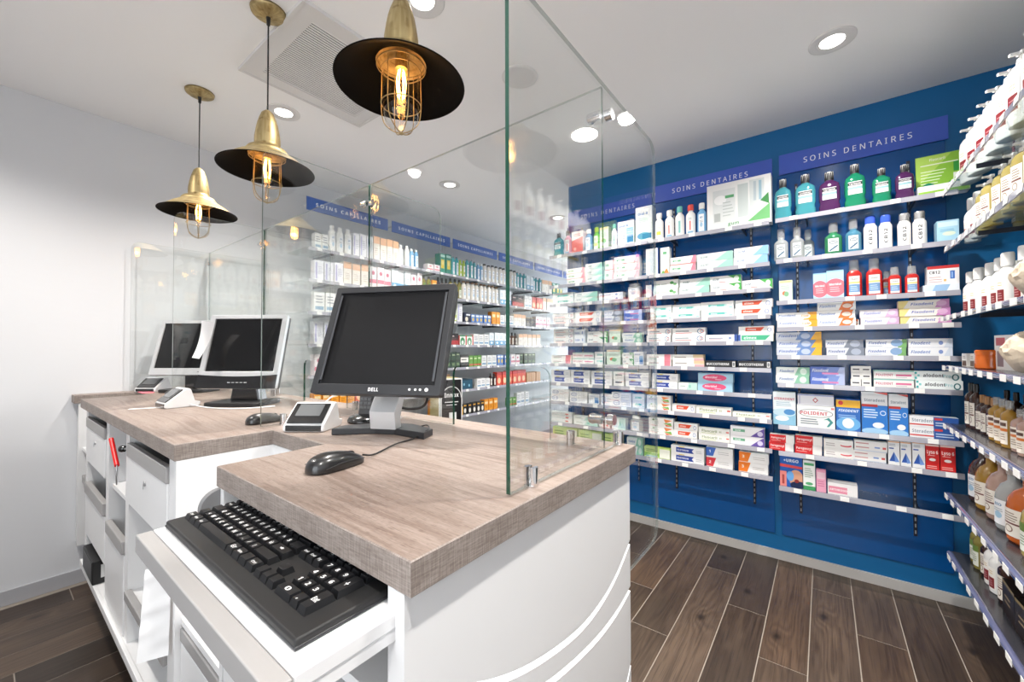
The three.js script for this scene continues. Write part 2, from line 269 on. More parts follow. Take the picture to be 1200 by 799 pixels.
carton('lid_box', 'denture_tablet_box', 'low white box with small red diamond', 200, 70, '#cfd2e2', (p) => { p.bg('#e6e7ee'); p.rect('#9aa0c8', 0, 0, 1, 0.12); p.rect('#c7cadf', 0.04, 0.1, 0.08, 0.9); p.tri('#b9505e', 0.5, 0.25, 0.58, 0.5, 0.5, 0.75, 0.42, 0.5); p.tri('#f4f4f4', 0.5, 0.35, 0.55, 0.5, 0.5, 0.65, 0.45, 0.5); }, 0.07);
carton('fix_blue', 'denture_tablet_box', 'dark blue tablet box with yellow band and white drop', 120, 180, '#2a5fb0', (p) => { p.bg('#2f6cc0'); p.rect('#f0b730', 0, 0.02, 1, 0.26); p.ell('#d8383a', 0.2, 0.12, 0.1, 0.07); p.text('FIXODENT', 0.5, 0.36, 0.11, '#f3f6fb', 'italic bold', 'center'); p.ell('#6fb3e6', 0.5, 0.78, 0.5, 0.22); p.ell('#f4f8fb', 0.5, 0.76, 0.24, 0.16); p.lines('#a6cdf0', 0.1, 0.9, 0.5, 2, 0.06, 0.025); }, 0.075);
carton('ster_tall', 'denture_tablet_box', 'tall blue tablet box with white head', 130, 220, '#dfe5ee', (p) => { p.bg('#2c7bd0'); p.rect('#eef0f2', 0, 0, 1, 0.32); p.tri('#d8433a', 0.4, 0, 1, 0, 1, 0.06); p.text('Steradent', 0.5, 0.2, 0.1, '#8c97a4', 'bold', 'center'); p.rect('#d43a34', 0, 0.3, 0.62, 0.36); p.lines('#d5e7f8', 0.08, 0.66, 0.42, 4, 0.06, 0.028); p.ell('#f3f6f8', 0.64, 0.8, 0.22, 0.07); p.ell('#a9d3f2', 0.5, 0.95, 0.5, 0.08); p.ring('#f3f6f8', 0.82, 0.5, 0.1, 0.05, 0.015); }, 0.07);
carton('ster_flat', 'denture_cream_carton', 'white and deep blue denture-cream carton', LW, LH, '#e8eaef', (p) => { p.bg('#eff0f2'); p.rect('#27549f', 0.5, 0, 1, 1); p.rect('#d0403e', 0, 0.72, 0.5, 0.84); p.rect('#d0403e', 0.52, 0.1, 0.68, 0.3); p.text('Steradent', 0.05, 0.4, 0.42, '#8b95a3', 'bold'); p.lines('#c8d8ee', 0.54, 0.94, 0.5, 2, 0.22, 0.09); });
carton('paro_red', 'toothpaste_carton', 'bright red and white toothpaste carton', 230, LH, '#f0eeeb', (p) => { p.bg('#d8262a'); p.rect('#f3f1ee', 0.66, 0, 1, 1); p.text('Parogencyl', 0.05, 0.42, 0.36, '#fdf0ee', 'bold'); p.lines('#f2b5b0', 0.06, 0.55, 0.72, 1, 0.1, 0.07); });
carton('red_swoosh', 'toothpaste_carton', 'white toothpaste carton with red leaf stroke', 240, LH, '#e9e7e4', (p) => { p.bg('#f0efec'); p.ell('#d95a62', 0.76, 0.56, 0.19, 0.16); p.ell('#f0efec', 0.74, 0.44, 0.18, 0.13); p.lines('#b7aeb0', 0.08, 0.42, 0.4, 2, 0.22, 0.09); });
carton('red_lines', 'toothpaste_carton', 'white toothpaste carton with fine red rules', 260, 84, '#e5e3e1', (p) => { p.bg('#efeeec'); p.lines('#c98f8f', 0.05, 0.5, 0.2, 2, 0.4, 0.1); p.rect('#7e9ad0', 0.62, 0.5, 0.78, 0.64); p.rect('#d8605c', 0.86, 0.48, 0.96, 0.68); p.rect('#cfd8e6', 0, 0.9, 1, 1); });
carton('pyramid', 'medicine_box', 'upright white box with blue pyramid', 70, 150, '#d8d8da', (p) => { p.bg('#eff0f1'); p.rect('#e0ab86', 0, 0, 1, 0.06); p.rect('#3a5ca8', 0.1, 0.28, 0.5, 0.33); p.tri('#2c58ae', 0.5, 0.45, 0.95, 0.85, 0.1, 0.85); p.tri('#6f96d8', 0.5, 0.45, 0.95, 0.85, 0.6, 0.88); p.lines('#a8adb8', 0.12, 0.7, 0.12, 2, 0.06, 0.025); }, 0.07);
carton('lyso', 'lozenge_box', 'red lozenge box with white lettering', 90, 130, '#b81c20', (p) => { p.bg('#d3201f'); p.rect('#f3d9d2', 0, 0, 1, 0.07); p.text('Lyso 6', 0.5, 0.3, 0.19, '#fdf2ee', 'bold', 'center'); p.ell('#f6eeea', 0.5, 0.6, 0.24, 0.06); p.lines('#f0b8b2', 0.15, 0.8, 0.42, 1, 0.1, 0.03); p.lines('#f0b8b2', 0.1, 0.9, 0.84, 2, 0.07, 0.03); }, 0.05);
carton('urgo', 'spray_box', 'blue throat-spray box with white lettering and skin-tone picture', 120, 170, '#1f4f9c', (p) => { p.bg('#1e5bb0'); p.text('+URGO', 0.5, 0.14, 0.14, '#f4f7fb', 'bold', 'center'); p.tri('#d84a4c', 0, 0.26, 1, 0.3, 1, 0.38, 0, 0.36); p.ell('#d9a183', 0.72, 0.7, 0.32, 0.28); p.ell('#10224a', 0.86, 0.92, 0.4, 0.14); p.ell('#6aa6e0', 0.46, 0.64, 0.16, 0.16); p.rect('#e58c86', 0, 0.5, 0.3, 1); p.rect('#a7433f', 0.1, 0.62, 0.2, 0.92); p.ell('#8d2f2c', 0.74, 0.78, 0.1, 0.06); }, 0.06);
carton('green_label', 'medicine_box', 'narrow white box with green foot', 70, 170, '#e6e9e6', (p) => { p.bg('#eef1ee'); p.rect('#3f9a5e', 0, 0.86, 1, 1); p.rect('#4ea46a', 0.1, 0.08, 0.9, 0.16); p.lines('#96b09c', 0.15, 0.85, 0.26, 5, 0.07, 0.025); p.ell('#56aa72', 0.5, 0.78, 0.3, 0.05); }, 0.05);
carton('pink_box', 'medicine_box', 'small pink medicine box', 60, 140, '#df93b0', (p) => { p.bg('#e5a1bb'); p.rect('#f0ccd9', 0.1, 0.1, 0.9, 0.4); p.lines('#c56c90', 0.15, 0.85, 0.5, 3, 0.1, 0.03); }, 0.04);
carton('pink_flat', 'medicine_box', 'flat white medicine box with pink label', 200, 90, '#e8e6e6', (p) => { p.bg('#efeeee'); p.rect('#e58fa5', 0.04, 0.3, 0.66, 0.85); p.text('ARTHRODONT', 0.07, 0.58, 0.24, '#faf0f2'); }, 0.07);
carton('box_lightblue', 'medicine_box', 'square light blue box', 110, 130, '#a8cfe2', (p) => { p.bg('#a9d4e8'); p.rect('#cfe8f2', 0.06, 0.08, 0.94, 0.3); p.ell('#d8e7d2', 0.55, 0.62, 0.3, 0.1); p.lines('#6fa6c2', 0.15, 0.85, 0.42, 2, 0.07, 0.025); }, 0.06);
carton('box_palegreen', 'medicine_box', 'pale green box with small picture', 80, 140, '#cfe2d2', (p) => { p.bg('#d6e8d8'); p.rect('#e7c493', 0.05, 0.02, 0.95, 0.12); p.ell('#d86a48', 0.4, 0.62, 0.16, 0.1); p.ell('#7fb38a', 0.55, 0.66, 0.18, 0.12); p.lines('#8fb39a', 0.15, 0.85, 0.26, 3, 0.07, 0.025); }, 0.05);
carton('box_bluepink', 'mouthwash_box', 'light blue box with coral oval', 100, 190, '#a9cfe6', (p) => { p.bg('#b3d7ec'); p.ell('#e8707e', 0.5, 0.62, 0.62, 0.32); p.text('Meridol', 0.5, 0.5, 0.1, '#fdeff0', 'bold', 'center'); p.lines('#f6c9cf', 0.2, 0.8, 0.6, 3, 0.07, 0.022); p.rect('#8fc0de', 0, 0, 1, 0.05); }, 0.06);
carton('box_coral', 'mouthwash_box', 'white box with coral lower half', 100, 180, '#eddedb', (p) => { p.bg('#f2efec'); p.tri('#e8736a', 0, 0.42, 1, 0.28, 1, 1, 0, 1); p.ell('#f3c0b6', 0.3, 0.8, 0.12, 0.07); p.lines('#c9827c', 0.15, 0.85, 0.12, 2, 0.07, 0.025); }, 0.06);
carton('box_brush', 'toothbrush_box', 'white toothbrush box with blue panel', 120, 180, '#e9ebee', (p) => { p.bg('#eef0f2'); p.rect('#8fb3d6', 0.55, 0.3, 0.95, 0.9); p.rect('#3a75b4', 0.6, 0.6, 0.95, 0.9); p.text('Oral-B', 0.08, 0.2, 0.12, '#2f5ea6'); p.lines('#a2b0c0', 0.1, 0.5, 0.4, 4, 0.1, 0.03); }, 0.06);
carton('box_brush_tall', 'toothbrush_box', 'tall white electric-toothbrush box with blue lettering', 130, 260, '#eceeee', (p) => { p.bg('#f1f2f1'); p.text('Oral-B', 0.14, 0.2, 0.1, '#2f62a8'); p.ell('#6aa3c8', 0.5, 0.82, 0.4, 0.1); p.rect('#2f6fae', 0.4, 0.76, 0.95, 0.9); p.lines('#a9b3ba', 0.15, 0.8, 0.32, 3, 0.05, 0.016); }, 0.08);
carton('gift_box', 'gift_set_box', 'large white gift set box with green leaf and grey window', 330, 280, '#eeeeec', (p) => { p.bg('#f1f1ef'); p.rect('#dfe3e2', 0.1, 0.14, 0.46, 0.86); p.rect('#ccd5d3', 0.5, 0.1, 0.66, 0.8); p.rect('#d8dedd', 0.68, 0.06, 0.9, 0.78); p.rect('#b9c7cc', 0.74, 0.1, 0.78, 0.5); p.rect('#9fc0cf', 0.82, 0.1, 0.86, 0.5); p.ell('#f7f8f7', 0.22, 0.36, 0.1, 0.1); p.rect('#5aa56f', 0.3, 0.28, 0.44, 0.34); p.tri('#74b877', 0.64, 0.92, 0.98, 0.6, 0.98, 0.92); p.tri('#3f8a4a', 0.84, 0.52, 0.96, 0.38, 0.97, 0.62); p.text('gum', 0.34, 0.9, 0.1, '#4b8f5c', 'bold'); p.rect('#b3b8b6', 0.12, 0.64, 0.22, 0.82); p.lines('#b9c2bf', 0.26, 0.44, 0.42, 5, 0.07, 0.02); }, 0.09);
carton('tall_edge', 'toothbrush_box', 'tall plain white box with navy edge', 80, 180, '#2f4f8c', (p) => { p.bg('#eff0ef'); p.rect('#dfe6ea', 0.1, 0.1, 0.8, 0.9); p.rect('#3c5fa0', 0.94, 0, 1, 1); }, 0.06);
carton('tall_gum', 'toothbrush_box', 'tall white box with green mark and orange foot', 70, 180, '#e9ebe8', (p) => { p.bg('#eff1ee'); p.rect('#67ad7c', 0.3, 0.16, 0.7, 0.26); p.tri('#e08a45', 0.2, 1, 0.7, 0.78, 1, 1); p.tri('#69ab57', 0, 1, 0.3, 0.84, 0.6, 1); p.lines('#c4cbc6', 0.25, 0.75, 0.4, 4, 0.08, 0.02); }, 0.05);
carton('gum_pink', 'toothpaste_carton', 'white toothpaste carton with pink tip', LW, 76, '#ebe9e7', (p) => { p.bg('#f1f0ee'); p.tri('#e58a9c', 0.78, 1, 0.9, 0, 1, 0, 1, 1); p.rect('#6fae86', 0.1, 0.36, 0.42, 0.6); p.text('GUM', 0.16, 0.49, 0.24, '#f2f7f3'); p.rect('#d9756f', 0, 0.9, 1, 0.98); });
carton('gum_mint', 'toothpaste_carton', 'white toothpaste carton with mint wave', LW, 76, '#dcebe4', (p) => { p.bg('#eef1ef'); p.tri('#9fd3c2', 0.5, 1, 0.86, 0, 1, 0, 1, 1); p.tri('#cfe6df', 0.3, 1, 0.68, 0.2, 0.86, 0, 0.5, 1); p.text('GUM', 0.1, 0.42, 0.36, '#5f7f84', 'italic bold'); p.lines('#a8b6b8', 0.1, 0.45, 0.7, 1, 0.1, 0.07); });
carton('gum_blue', 'toothpaste_carton', 'white toothpaste carton with sky blue wave', LW, 84, '#d3e3f1', (p) => { p.bg('#eef2f5'); p.tri('#8dbbe6', 0.55, 1, 0.86, 0, 1, 0, 1, 1); p.tri('#c9def1', 0.36, 1, 0.7, 0.2, 0.86, 0, 0.55, 1); p.text('GUM', 0.1, 0.42, 0.34, '#577196', 'italic bold'); p.lines('#a9b7c8', 0.1, 0.4, 0.7, 1, 0.1, 0.07); });
carton('gum_green', 'toothpaste_carton', 'white toothpaste carton with grass green corner', LW, 76, '#e6ece4', (p) => { p.bg('#f0f1ee'); p.tri('#46a64c', 0.58, 0, 1, 0, 1, 1, 0.86, 0.6); p.ell('#dfeedd', 0.86, 0.42, 0.08, 0.3); p.text('GUM', 0.08, 0.42, 0.36, '#5a7080', 'italic bold'); p.rect('#c98a86', 0.3, 0.72, 0.52, 0.82); });
carton('leaf', 'toothpaste_carton', 'white toothpaste carton with green leaf dots', LW, 84, '#eceeea', (p) => { p.bg('#f1f2ef'); p.text('GUM', 0.08, 0.5, 0.26, '#7da98a'); p.ell('#58a35c', 0.74, 0.4, 0.08, 0.18); p.ell('#86bf86', 0.86, 0.58, 0.07, 0.16); p.lines('#bcc7be', 0.3, 0.6, 0.45, 1, 0.1, 0.09); });
carton('mint_white', 'toothpaste_carton', 'white toothpaste carton with small teal lettering', LW, 72, '#e6efed', (p) => { p.bg('#f0f2f1'); p.rect('#63bdb4', 0.24, 0.36, 0.72, 0.64); p.text('elmex', 0.3, 0.5, 0.28, '#eef7f5', 'italic bold'); p.tri('#a6d8d0', 0.72, 0.36, 0.82, 0.5, 0.72, 0.64); p.rect('#7ec6bd', 0.86, 0.7, 0.96, 0.82); });
carton('elm_red', 'toothpaste_carton', 'white toothpaste carton with vermilion flag', LW, 72, '#eeecea', (p) => { p.bg('#f2f1ef'); p.rect('#e4512f', 0.2, 0.16, 0.64, 0.66); p.tri('#e4512f', 0.64, 0.16, 0.74, 0.16, 0.64, 0.66); p.text('elmex', 0.25, 0.42, 0.36, '#fbeee8', 'bold'); p.ring('#6a83bb', 0.88, 0.5, 0.05, 0.24, 0.07); p.rect('#d9d4d0', 0, 0.86, 1, 0.92); });
carton('elm_green', 'toothpaste_carton', 'pale mint toothpaste carton with green lettering', LW, 76, '#d6e8dd', (p) => { p.bg('#dfeee5'); p.rect('#3fae82', 0.1, 0.2, 0.78, 0.82); p.tri('#3fae82', 0.78, 0.2, 0.92, 0.2, 0.78, 0.82); p.text('elmex', 0.16, 0.52, 0.5, '#effaf4', 'bold'); p.rect('#3a59a8', 0, 0.1, 0.07, 0.9); });
carton('swirl', 'toothpaste_carton', 'white toothpaste carton with grey-blue swirl and red rule', LW, 72, '#ecebea', (p) => { p.bg('#f1f1f0'); p.rect('#d2574f', 0.1, 0.68, 0.6, 0.76); p.lines('#9aa0a8', 0.1, 0.62, 0.36, 1, 0.1, 0.16); p.ring('#6a86a6', 0.84, 0.5, 0.07, 0.3, 0.1); p.ring('#c9695f', 0.9, 0.5, 0.05, 0.2, 0.07); });
carton('blue_mark', 'toothpaste_carton', 'white toothpaste carton with navy end square', LW, 72, '#34549c', (p) => { p.bg('#eff0f2'); p.lines('#9b9fae', 0.1, 0.66, 0.42, 1, 0.1, 0.16); p.rect('#c96a76', 0.1, 0.66, 0.5, 0.74); p.tri('#5a7ab8', 0.74, 0.3, 0.84, 0.5, 0.74, 0.7); p.rect('#34549c', 0.9, 0, 1, 1); });
carton('pink_end', 'toothpaste_carton', 'white toothpaste carton with rose block', LW, 66, '#edebe9', (p) => { p.bg('#f1f0ee'); p.rect('#e28493', 0.72, 0, 0.96, 1); p.lines('#b3a4a6', 0.1, 0.6, 0.4, 1, 0.1, 0.2); p.rect('#7fb79a', 0.1, 0.72, 0.4, 0.8); });
carton('tan_end', 'toothpaste_carton', 'white toothpaste carton with tan end', LW, 66, '#d9c5a4', (p) => { p.bg('#f0efec'); p.rect('#d9c09a', 0.68, 0, 1, 0.55); p.rect('#e3aeb2', 0.7, 0.62, 1, 1); p.lines('#a9a3a0', 0.08, 0.55, 0.38, 1, 0.1, 0.2); });
carton('bucco', 'toothpaste_carton', 'slim black carton with white lettering', LW, 66, '#222226', (p) => { p.bg('#1b1b1f'); p.text('BUCCOTHERM', 0.04, 0.5, 0.5, '#e9e9ea'); p.rect('#d8d8d8', 0.88, 0.1, 0.97, 0.9); p.ell('#6f7378', 0.925, 0.5, 0.03, 0.26); });
carton('elgy', 'toothpaste_carton', 'white toothpaste carton with royal blue arrow', LW, 76, '#eceded', (p) => { p.bg('#f2f2f2'); p.rect('#24429c', 0.16, 0.2, 0.6, 0.8); p.tri('#24429c', 0.6, 0.2, 0.7, 0.2, 0.64, 0.5, 0.7, 0.8, 0.6, 0.8); p.text('ELGYDIUM', 0.19, 0.5, 0.28, '#f4f5fa'); p.rect('#e5c83e', 0.24, 0.06, 0.42, 0.16); p.lines('#c3c6cc', 0.76, 0.95, 0.4, 2, 0.2, 0.08); });
carton('mint_single', 'toothpaste_carton', 'pale white and mint toothpaste carton', LW, 76, '#dfeae6', (p) => { p.bg('#eaf0ee'); p.band('#bfe0d6', 0.5, 1.2); p.ell('#8cc9b8', 0.62, 0.5, 0.05, 0.24); p.lines('#a9bab5', 0.1, 0.45, 0.42, 1, 0.1, 0.14); });
carton('oval_pink', 'toothpaste_carton', 'light blue toothpaste carton with pink oval', LW, 92, '#9dc6e0', (p) => { p.bg('#a8d0e6'); p.ell('#e2557e', 0.48, 0.5, 0.34, 0.38); p.text('Meridol', 0.2, 0.46, 0.3, '#f9e6ed', 'italic bold'); p.lines('#f4c5d4', 0.5, 0.72, 0.66, 1, 0.1, 0.07); });
carton('orange_green', 'toothpaste_carton', 'white carton with orange and green leaves', 250, 90, '#efefec', (p) => { p.bg('#f2f1ee'); p.tri('#ec8a4e', 0.62, 0.1, 0.96, 0.2, 0.7, 0.55); p.tri('#7bb957', 0.6, 0.6, 0.9, 0.5, 0.94, 0.85); p.tri('#e66a3c', 0.66, 0.7, 0.96, 0.86, 0.72, 0.95); p.lines('#b6b6b0', 0.08, 0.45, 0.4, 2, 0.2, 0.08); p.ell('#62a04f', 0.2, 0.25, 0.04, 0.1); });
carton('fluo', 'toothpaste_carton', 'cream toothpaste carton with olive script', LW, 70, '#ebebe4', (p) => { p.bg('#f0f0ea'); p.text('Fluocaril', 0.1, 0.46, 0.52, '#8b9a6a', 'bold'); p.rect('#a9c05e', 0.1, 0.76, 0.56, 0.82); p.rect('#d76157', 0.88, 0.3, 0.97, 0.5); p.text('BI', 0.66, 0.46, 0.34, '#a8b094'); });
carton('purple_end', 'toothpaste_carton', 'white toothpaste carton with violet swoop', LW, 84, '#e6e2ee', (p) => { p.bg('#f0eff1'); p.tri('#6b54a8', 0.6, 1, 0.82, 0.4, 1, 0, 1, 1); p.ell('#d8d0ea', 0.88, 0.62, 0.08, 0.26); p.rect('#6fae8c', 0.08, 0.3, 0.44, 0.58); p.text('GUM', 0.14, 0.45, 0.26, '#f0f6f2'); });
carton('lime_pack', 'interdental_pack', 'lime green and white pack', 240, 90, '#b9d56a', (p) => { p.bg('#cfe38f'); p.rect('#eef2e4', 0.6, 0.1, 1, 0.95); p.rect('#8cc04a', 0, 0.56, 0.6, 0.9); p.rect('#5c9fce', 0.08, 0.84, 0.5, 0.95); p.lines('#7ea04a', 0.08, 0.5, 0.22, 2, 0.16, 0.07); });
carton('tri_bluered', 'toothpaste_carton', 'white carton with blue or red corner triangle', 240, 100, '#ecebea', (p) => { p.bg('#f1f0ef'); p.tri('#3f6cc2', 0, 0, 0.38, 0, 0.26, 0.9, 0, 0.9); p.text('1', 0.1, 0.42, 0.4, '#f3f6fb'); p.lines('#bdbdbd', 0.45, 0.9, 0.4, 2, 0.18, 0.06); });
carton('tri_red', 'toothpaste_carton', 'white carton with red corner triangle', 240, 100, '#ecebea', (p) => { p.bg('#f1f0ef'); p.tri('#d63a45', 0, 0.06, 0.38, 0.06, 0.26, 0.95, 0, 0.95); p.text('2', 0.1, 0.5, 0.4, '#fbf0f0'); p.lines('#bdbdbd', 0.45, 0.9, 0.4, 2, 0.18, 0.06); });
carton('tri_orange', 'toothpaste_carton', 'white carton with orange corner triangle', 240, 100, '#ecebea', (p) => { p.bg('#f1f0ef'); p.tri('#ee7f28', 0, 0, 0.42, 0, 0.3, 0.95, 0, 0.95); p.text('3', 0.1, 0.45, 0.4, '#fdf3ea'); p.lines('#c4c2be', 0.48, 0.92, 0.4, 2, 0.18, 0.06); });
carton('oral', 'toothbrush_box', 'white carton with blue outlined oval', LW, 80, '#eeeeee', (p) => { p.bg('#f1f1f1'); p.ring('#3d5f9e', 0.24, 0.5, 0.17, 0.3, 0.08); p.text('Oral-B', 0.12, 0.5, 0.3, '#2c5aa4'); p.lines('#c6c8cc', 0.5, 0.95, 0.35, 2, 0.25, 0.1); });
carton('pale_red', 'toothpaste_carton', 'grey-white carton with red square', LW, 66, '#dcdedd', (p) => { p.bg('#e6e8e7'); p.rect('#d56a5e', 0.68, 0.3, 0.82, 0.7); p.lines('#a9c3bf', 0, 1, 0.8, 1, 0.1, 0.1); });
carton('cb_box', 'lozenge_box', 'white box with red lid edge and black lettering', 200, 150, '#e9e7e6', (p) => { p.bg('#f2f0ef'); p.rect('#c6302f', 0, 0, 1, 0.16); p.text('CB12', 0.06, 0.34, 0.2, '#2a2c33', 'bold'); p.rect('#3d6fc0', 0.72, 0.3, 0.86, 0.72); p.rect('#9fc0ea', 0.76, 0.36, 0.8, 0.66); p.rect('#e0b46a', 0.52, 0.72, 0.6, 0.84); p.lines('#c9a4a4', 0.06, 0.5, 0.58, 3, 0.12, 0.04); }, 0.08);
carton('cb_base', 'display_tray', 'low pale blue display carton', 240, 56, '#c6d9ea', (p) => { p.bg('#d5e3ef'); p.band('#9cc0e2', 0.3, 0.9); p.band('#eaf0f5', 0.7, 1.2); }, 0.1);
// far hair-care wall and side shelving
carton('pastel_a', 'hair_care_box', 'tall cream hair-care box with peach top', 90, 180, '#e6ddd2', (p) => { p.bg('#ebe5dc'); p.rect('#e6b48c', 0, 0, 1, 0.3); p.lines('#b7aa9c', 0.2, 0.8, 0.5, 4, 0.08, 0.025); }, 0.06);
carton('pastel_b', 'hair_care_box', 'white hair-care box with lilac stripe', 90, 180, '#e4e4ea', (p) => { p.bg('#ebebf0'); p.rect('#a9a7d2', 0.12, 0.1, 0.3, 0.9); p.lines('#a5a9bb', 0.4, 0.9, 0.3, 5, 0.08, 0.025); }, 0.06);
carton('pastel_c', 'hair_care_box', 'white hair-care box with pink band', 90, 180, '#ecdfe2', (p) => { p.bg('#f0e9ea'); p.rect('#d87f94', 0, 0.6, 1, 0.78); p.ell('#c56a80', 0.5, 0.3, 0.22, 0.1); }, 0.06);
carton('pastel_d', 'hair_care_box', 'white hair-care box with sky blue foot', 90, 180, '#dfe8ee', (p) => { p.bg('#eaf0f3'); p.rect('#6fa8ce', 0, 0.64, 1, 1); p.ell('#f0f5f8', 0.5, 0.8, 0.26, 0.08); p.lines('#8fa6b5', 0.15, 0.85, 0.2, 4, 0.08, 0.025); }, 0.06);
carton('green_gold', 'hair_colour_box', 'green hair-colour box with yellow seal', 110, 170, '#2f7a68', (p) => { p.bg('#3c8f7c'); p.rect('#e4c94a', 0.22, 0.3, 0.78, 0.74); p.ell('#f0dd8c', 0.5, 0.46, 0.2, 0.12); p.rect('#bfe0d6', 0.1, 0.06, 0.9, 0.18); }, 0.07);
carton('dark_green', 'hair_colour_box', 'dark green box with gold print', 100, 150, '#1f3b26', (p) => { p.bg('#24452c'); p.rect('#b9c99a', 0.2, 0.12, 0.8, 0.2); p.rect('#0f2216', 0, 0.5, 1, 0.6); p.lines('#8fae6a', 0.2, 0.8, 0.7, 2, 0.1, 0.04); }, 0.06);
carton('dark_red', 'hair_colour_box', 'maroon and black flat box', 200, 120, '#3a1412', (p) => { p.bg('#4a1715'); p.rect('#141010', 0, 0, 1, 0.42); p.rect('#b3262a', 0, 0.6, 1, 0.95); p.lines('#d8b9b2', 0.1, 0.7, 0.2, 1, 0.1, 0.08); }, 0.08);
carton('green_white', 'hair_colour_box', 'white box with green arch and red side', 130, 110, '#d13c34', (p) => { p.bg('#eef0ec'); p.ell('#2f8a4c', 0.42, 0.62, 0.34, 0.4); p.ell('#eef0ec', 0.42, 0.72, 0.16, 0.22); p.rect('#d33c36', 0.86, 0, 1, 1); p.rect('#2f8a4c', 0, 0, 0.86, 0.12); }, 0.06);
carton('green_lime', 'hair_colour_box', 'leaf green box with orange foot', 80, 120, '#4f8a2c', (p) => { p.bg('#5f9a34'); p.rect('#c0542e', 0, 0.74, 1, 0.9); p.rect('#d8e6b8', 0.2, 0.2, 0.8, 0.32); }, 0.05);
carton('white_black', 'hair_colour_box', 'black box with white band', 170, 110, '#20201e', (p) => { p.bg('#1d2220'); p.rect('#ece9e2', 0, 0.22, 1, 0.6); p.lines('#4c4c48', 0.1, 0.9, 0.36, 1, 0.1, 0.08); }, 0.06);
carton('blue_kid', 'vitamin_box', 'small blue vitamin box with yellow figure', 70, 100, '#3a62a8', (p) => { p.bg('#5d86c6'); p.ell('#e6c24a', 0.5, 0.6, 0.24, 0.2); p.rect('#e8ecf2', 0.1, 0.08, 0.9, 0.28); }, 0.05);
carton('navy_pack', 'vitamin_box', 'navy box with white disc', 110, 100, '#1c2238', (p) => { p.bg('#1e2540'); p.ell('#e9dfc8', 0.36, 0.66, 0.22, 0.24); p.rect('#dfe3ea', 0.3, 0.14, 0.9, 0.3); }, 0.05);
carton('orange_pack', 'vitamin_box', 'orange pack with white label', 80, 150, '#e08a1c', (p) => { p.bg('#eb9a22'); p.rect('#f3d9a8', 0.15, 0.2, 0.85, 0.42); p.lines('#a55e12', 0.2, 0.8, 0.56, 3, 0.1, 0.03); }, 0.06);
carton('yellow_pack', 'supplement_pack', 'yellow and black striped pack', 90, 60, '#e6ae20', (p) => { p.bg('#efbb2a'); p.band('#22201c', 0.5, 0.72, 0.1); p.ell('#f3e6c0', 0.25, 0.5, 0.14, 0.24); }, 0.1);
carton('black_white', 'supplement_pack', 'black pack with white cup', 80, 110, '#201f1e', (p) => { p.bg('#201f1e'); p.ell('#ece8df', 0.5, 0.66, 0.28, 0.24); p.rect('#d8a23a', 0.2, 0.1, 0.8, 0.24); }, 0.05);
carton('red_orange', 'supplement_pack', 'orange-red box with cream circle', 120, 140, '#cf3d22', (p) => { p.bg('#dd4a28'); p.ell('#f0c79a', 0.45, 0.66, 0.3, 0.22); p.rect('#c42420', 0, 0, 1, 0.24); }, 0.06);
carton('teal_tray', 'display_tray', 'deep teal counter tray with pale print', 240, 90, '#15475c', (p) => { p.bg('#174d64'); p.ell('#7fb0c4', 0.2, 0.62, 0.05, 0.14); p.ell('#7fb0c4', 0.5, 0.5, 0.05, 0.14); p.ell('#7fb0c4', 0.8, 0.64, 0.05, 0.14); p.rect('#0f3648', 0, 0, 1, 0.12); }, 0.16);
carton('tan_box', 'storage_box', 'plain tan cardboard box', 120, 110, '#b98a5c', (p) => { p.bg('#c3966a'); p.rect('#a67a50', 0.44, 0, 0.56, 1); }, 0.12);
carton('grey_small', 'medicine_box', 'small white box with grey print', 80, 100, '#e2e2e0', (p) => { p.bg('#eaeae8'); p.lines('#8d9299', 0.15, 0.85, 0.2, 3, 0.14, 0.05); p.rect('#7fa4bf', 0.1, 0.7, 0.9, 0.86); }, 0.05);
carton('brown_top', 'essential_oil_box', 'small white box with brown foot', 80, 80, '#e8e4de', (p) => { p.bg('#efece7'); p.rect('#5e4636', 0.08, 0.55, 0.92, 0.95); p.lines('#9b8f84', 0.2, 0.8, 0.2, 2, 0.12, 0.05); }, 0.06);
carton('ribbon_box', 'gift_set_box', 'white gift carton with blue ribbon band', 240, 130, '#e6e6e4', (p) => { p.bg('#ececea'); p.tri('#2c4fa4', 0.5, 0.6, 1, 0.1, 1, 0.24, 0.5, 0.74); p.rect('#c0505a', 0.04, 0.08, 0.24, 0.3); p.rect('#8d7f86', 0.06, 0.46, 0.2, 0.9); p.ell('#b9bdd0', 0.36, 0.6, 0.1, 0.18); }, 0.12);
carton('dark_box', 'gift_set_box', 'dark brown box with gold edge', 160, 120, '#1c1512', (p) => { p.bg('#221915'); p.rect('#8a7648', 0, 0, 1, 0.1); p.lines('#a8916a', 0.2, 0.7, 0.4, 2, 0.16, 0.05); }, 0.12);
carton('cream_box', 'gift_set_box', 'cream box with gold script', 150, 120, '#ddd5c4', (p) => { p.bg('#e8e1d2'); p.ring('#b28d45', 0.4, 0.62, 0.18, 0.2, 0.05); p.lines('#a89878', 0.2, 0.8, 0.2, 2, 0.14, 0.05); }, 0.12);
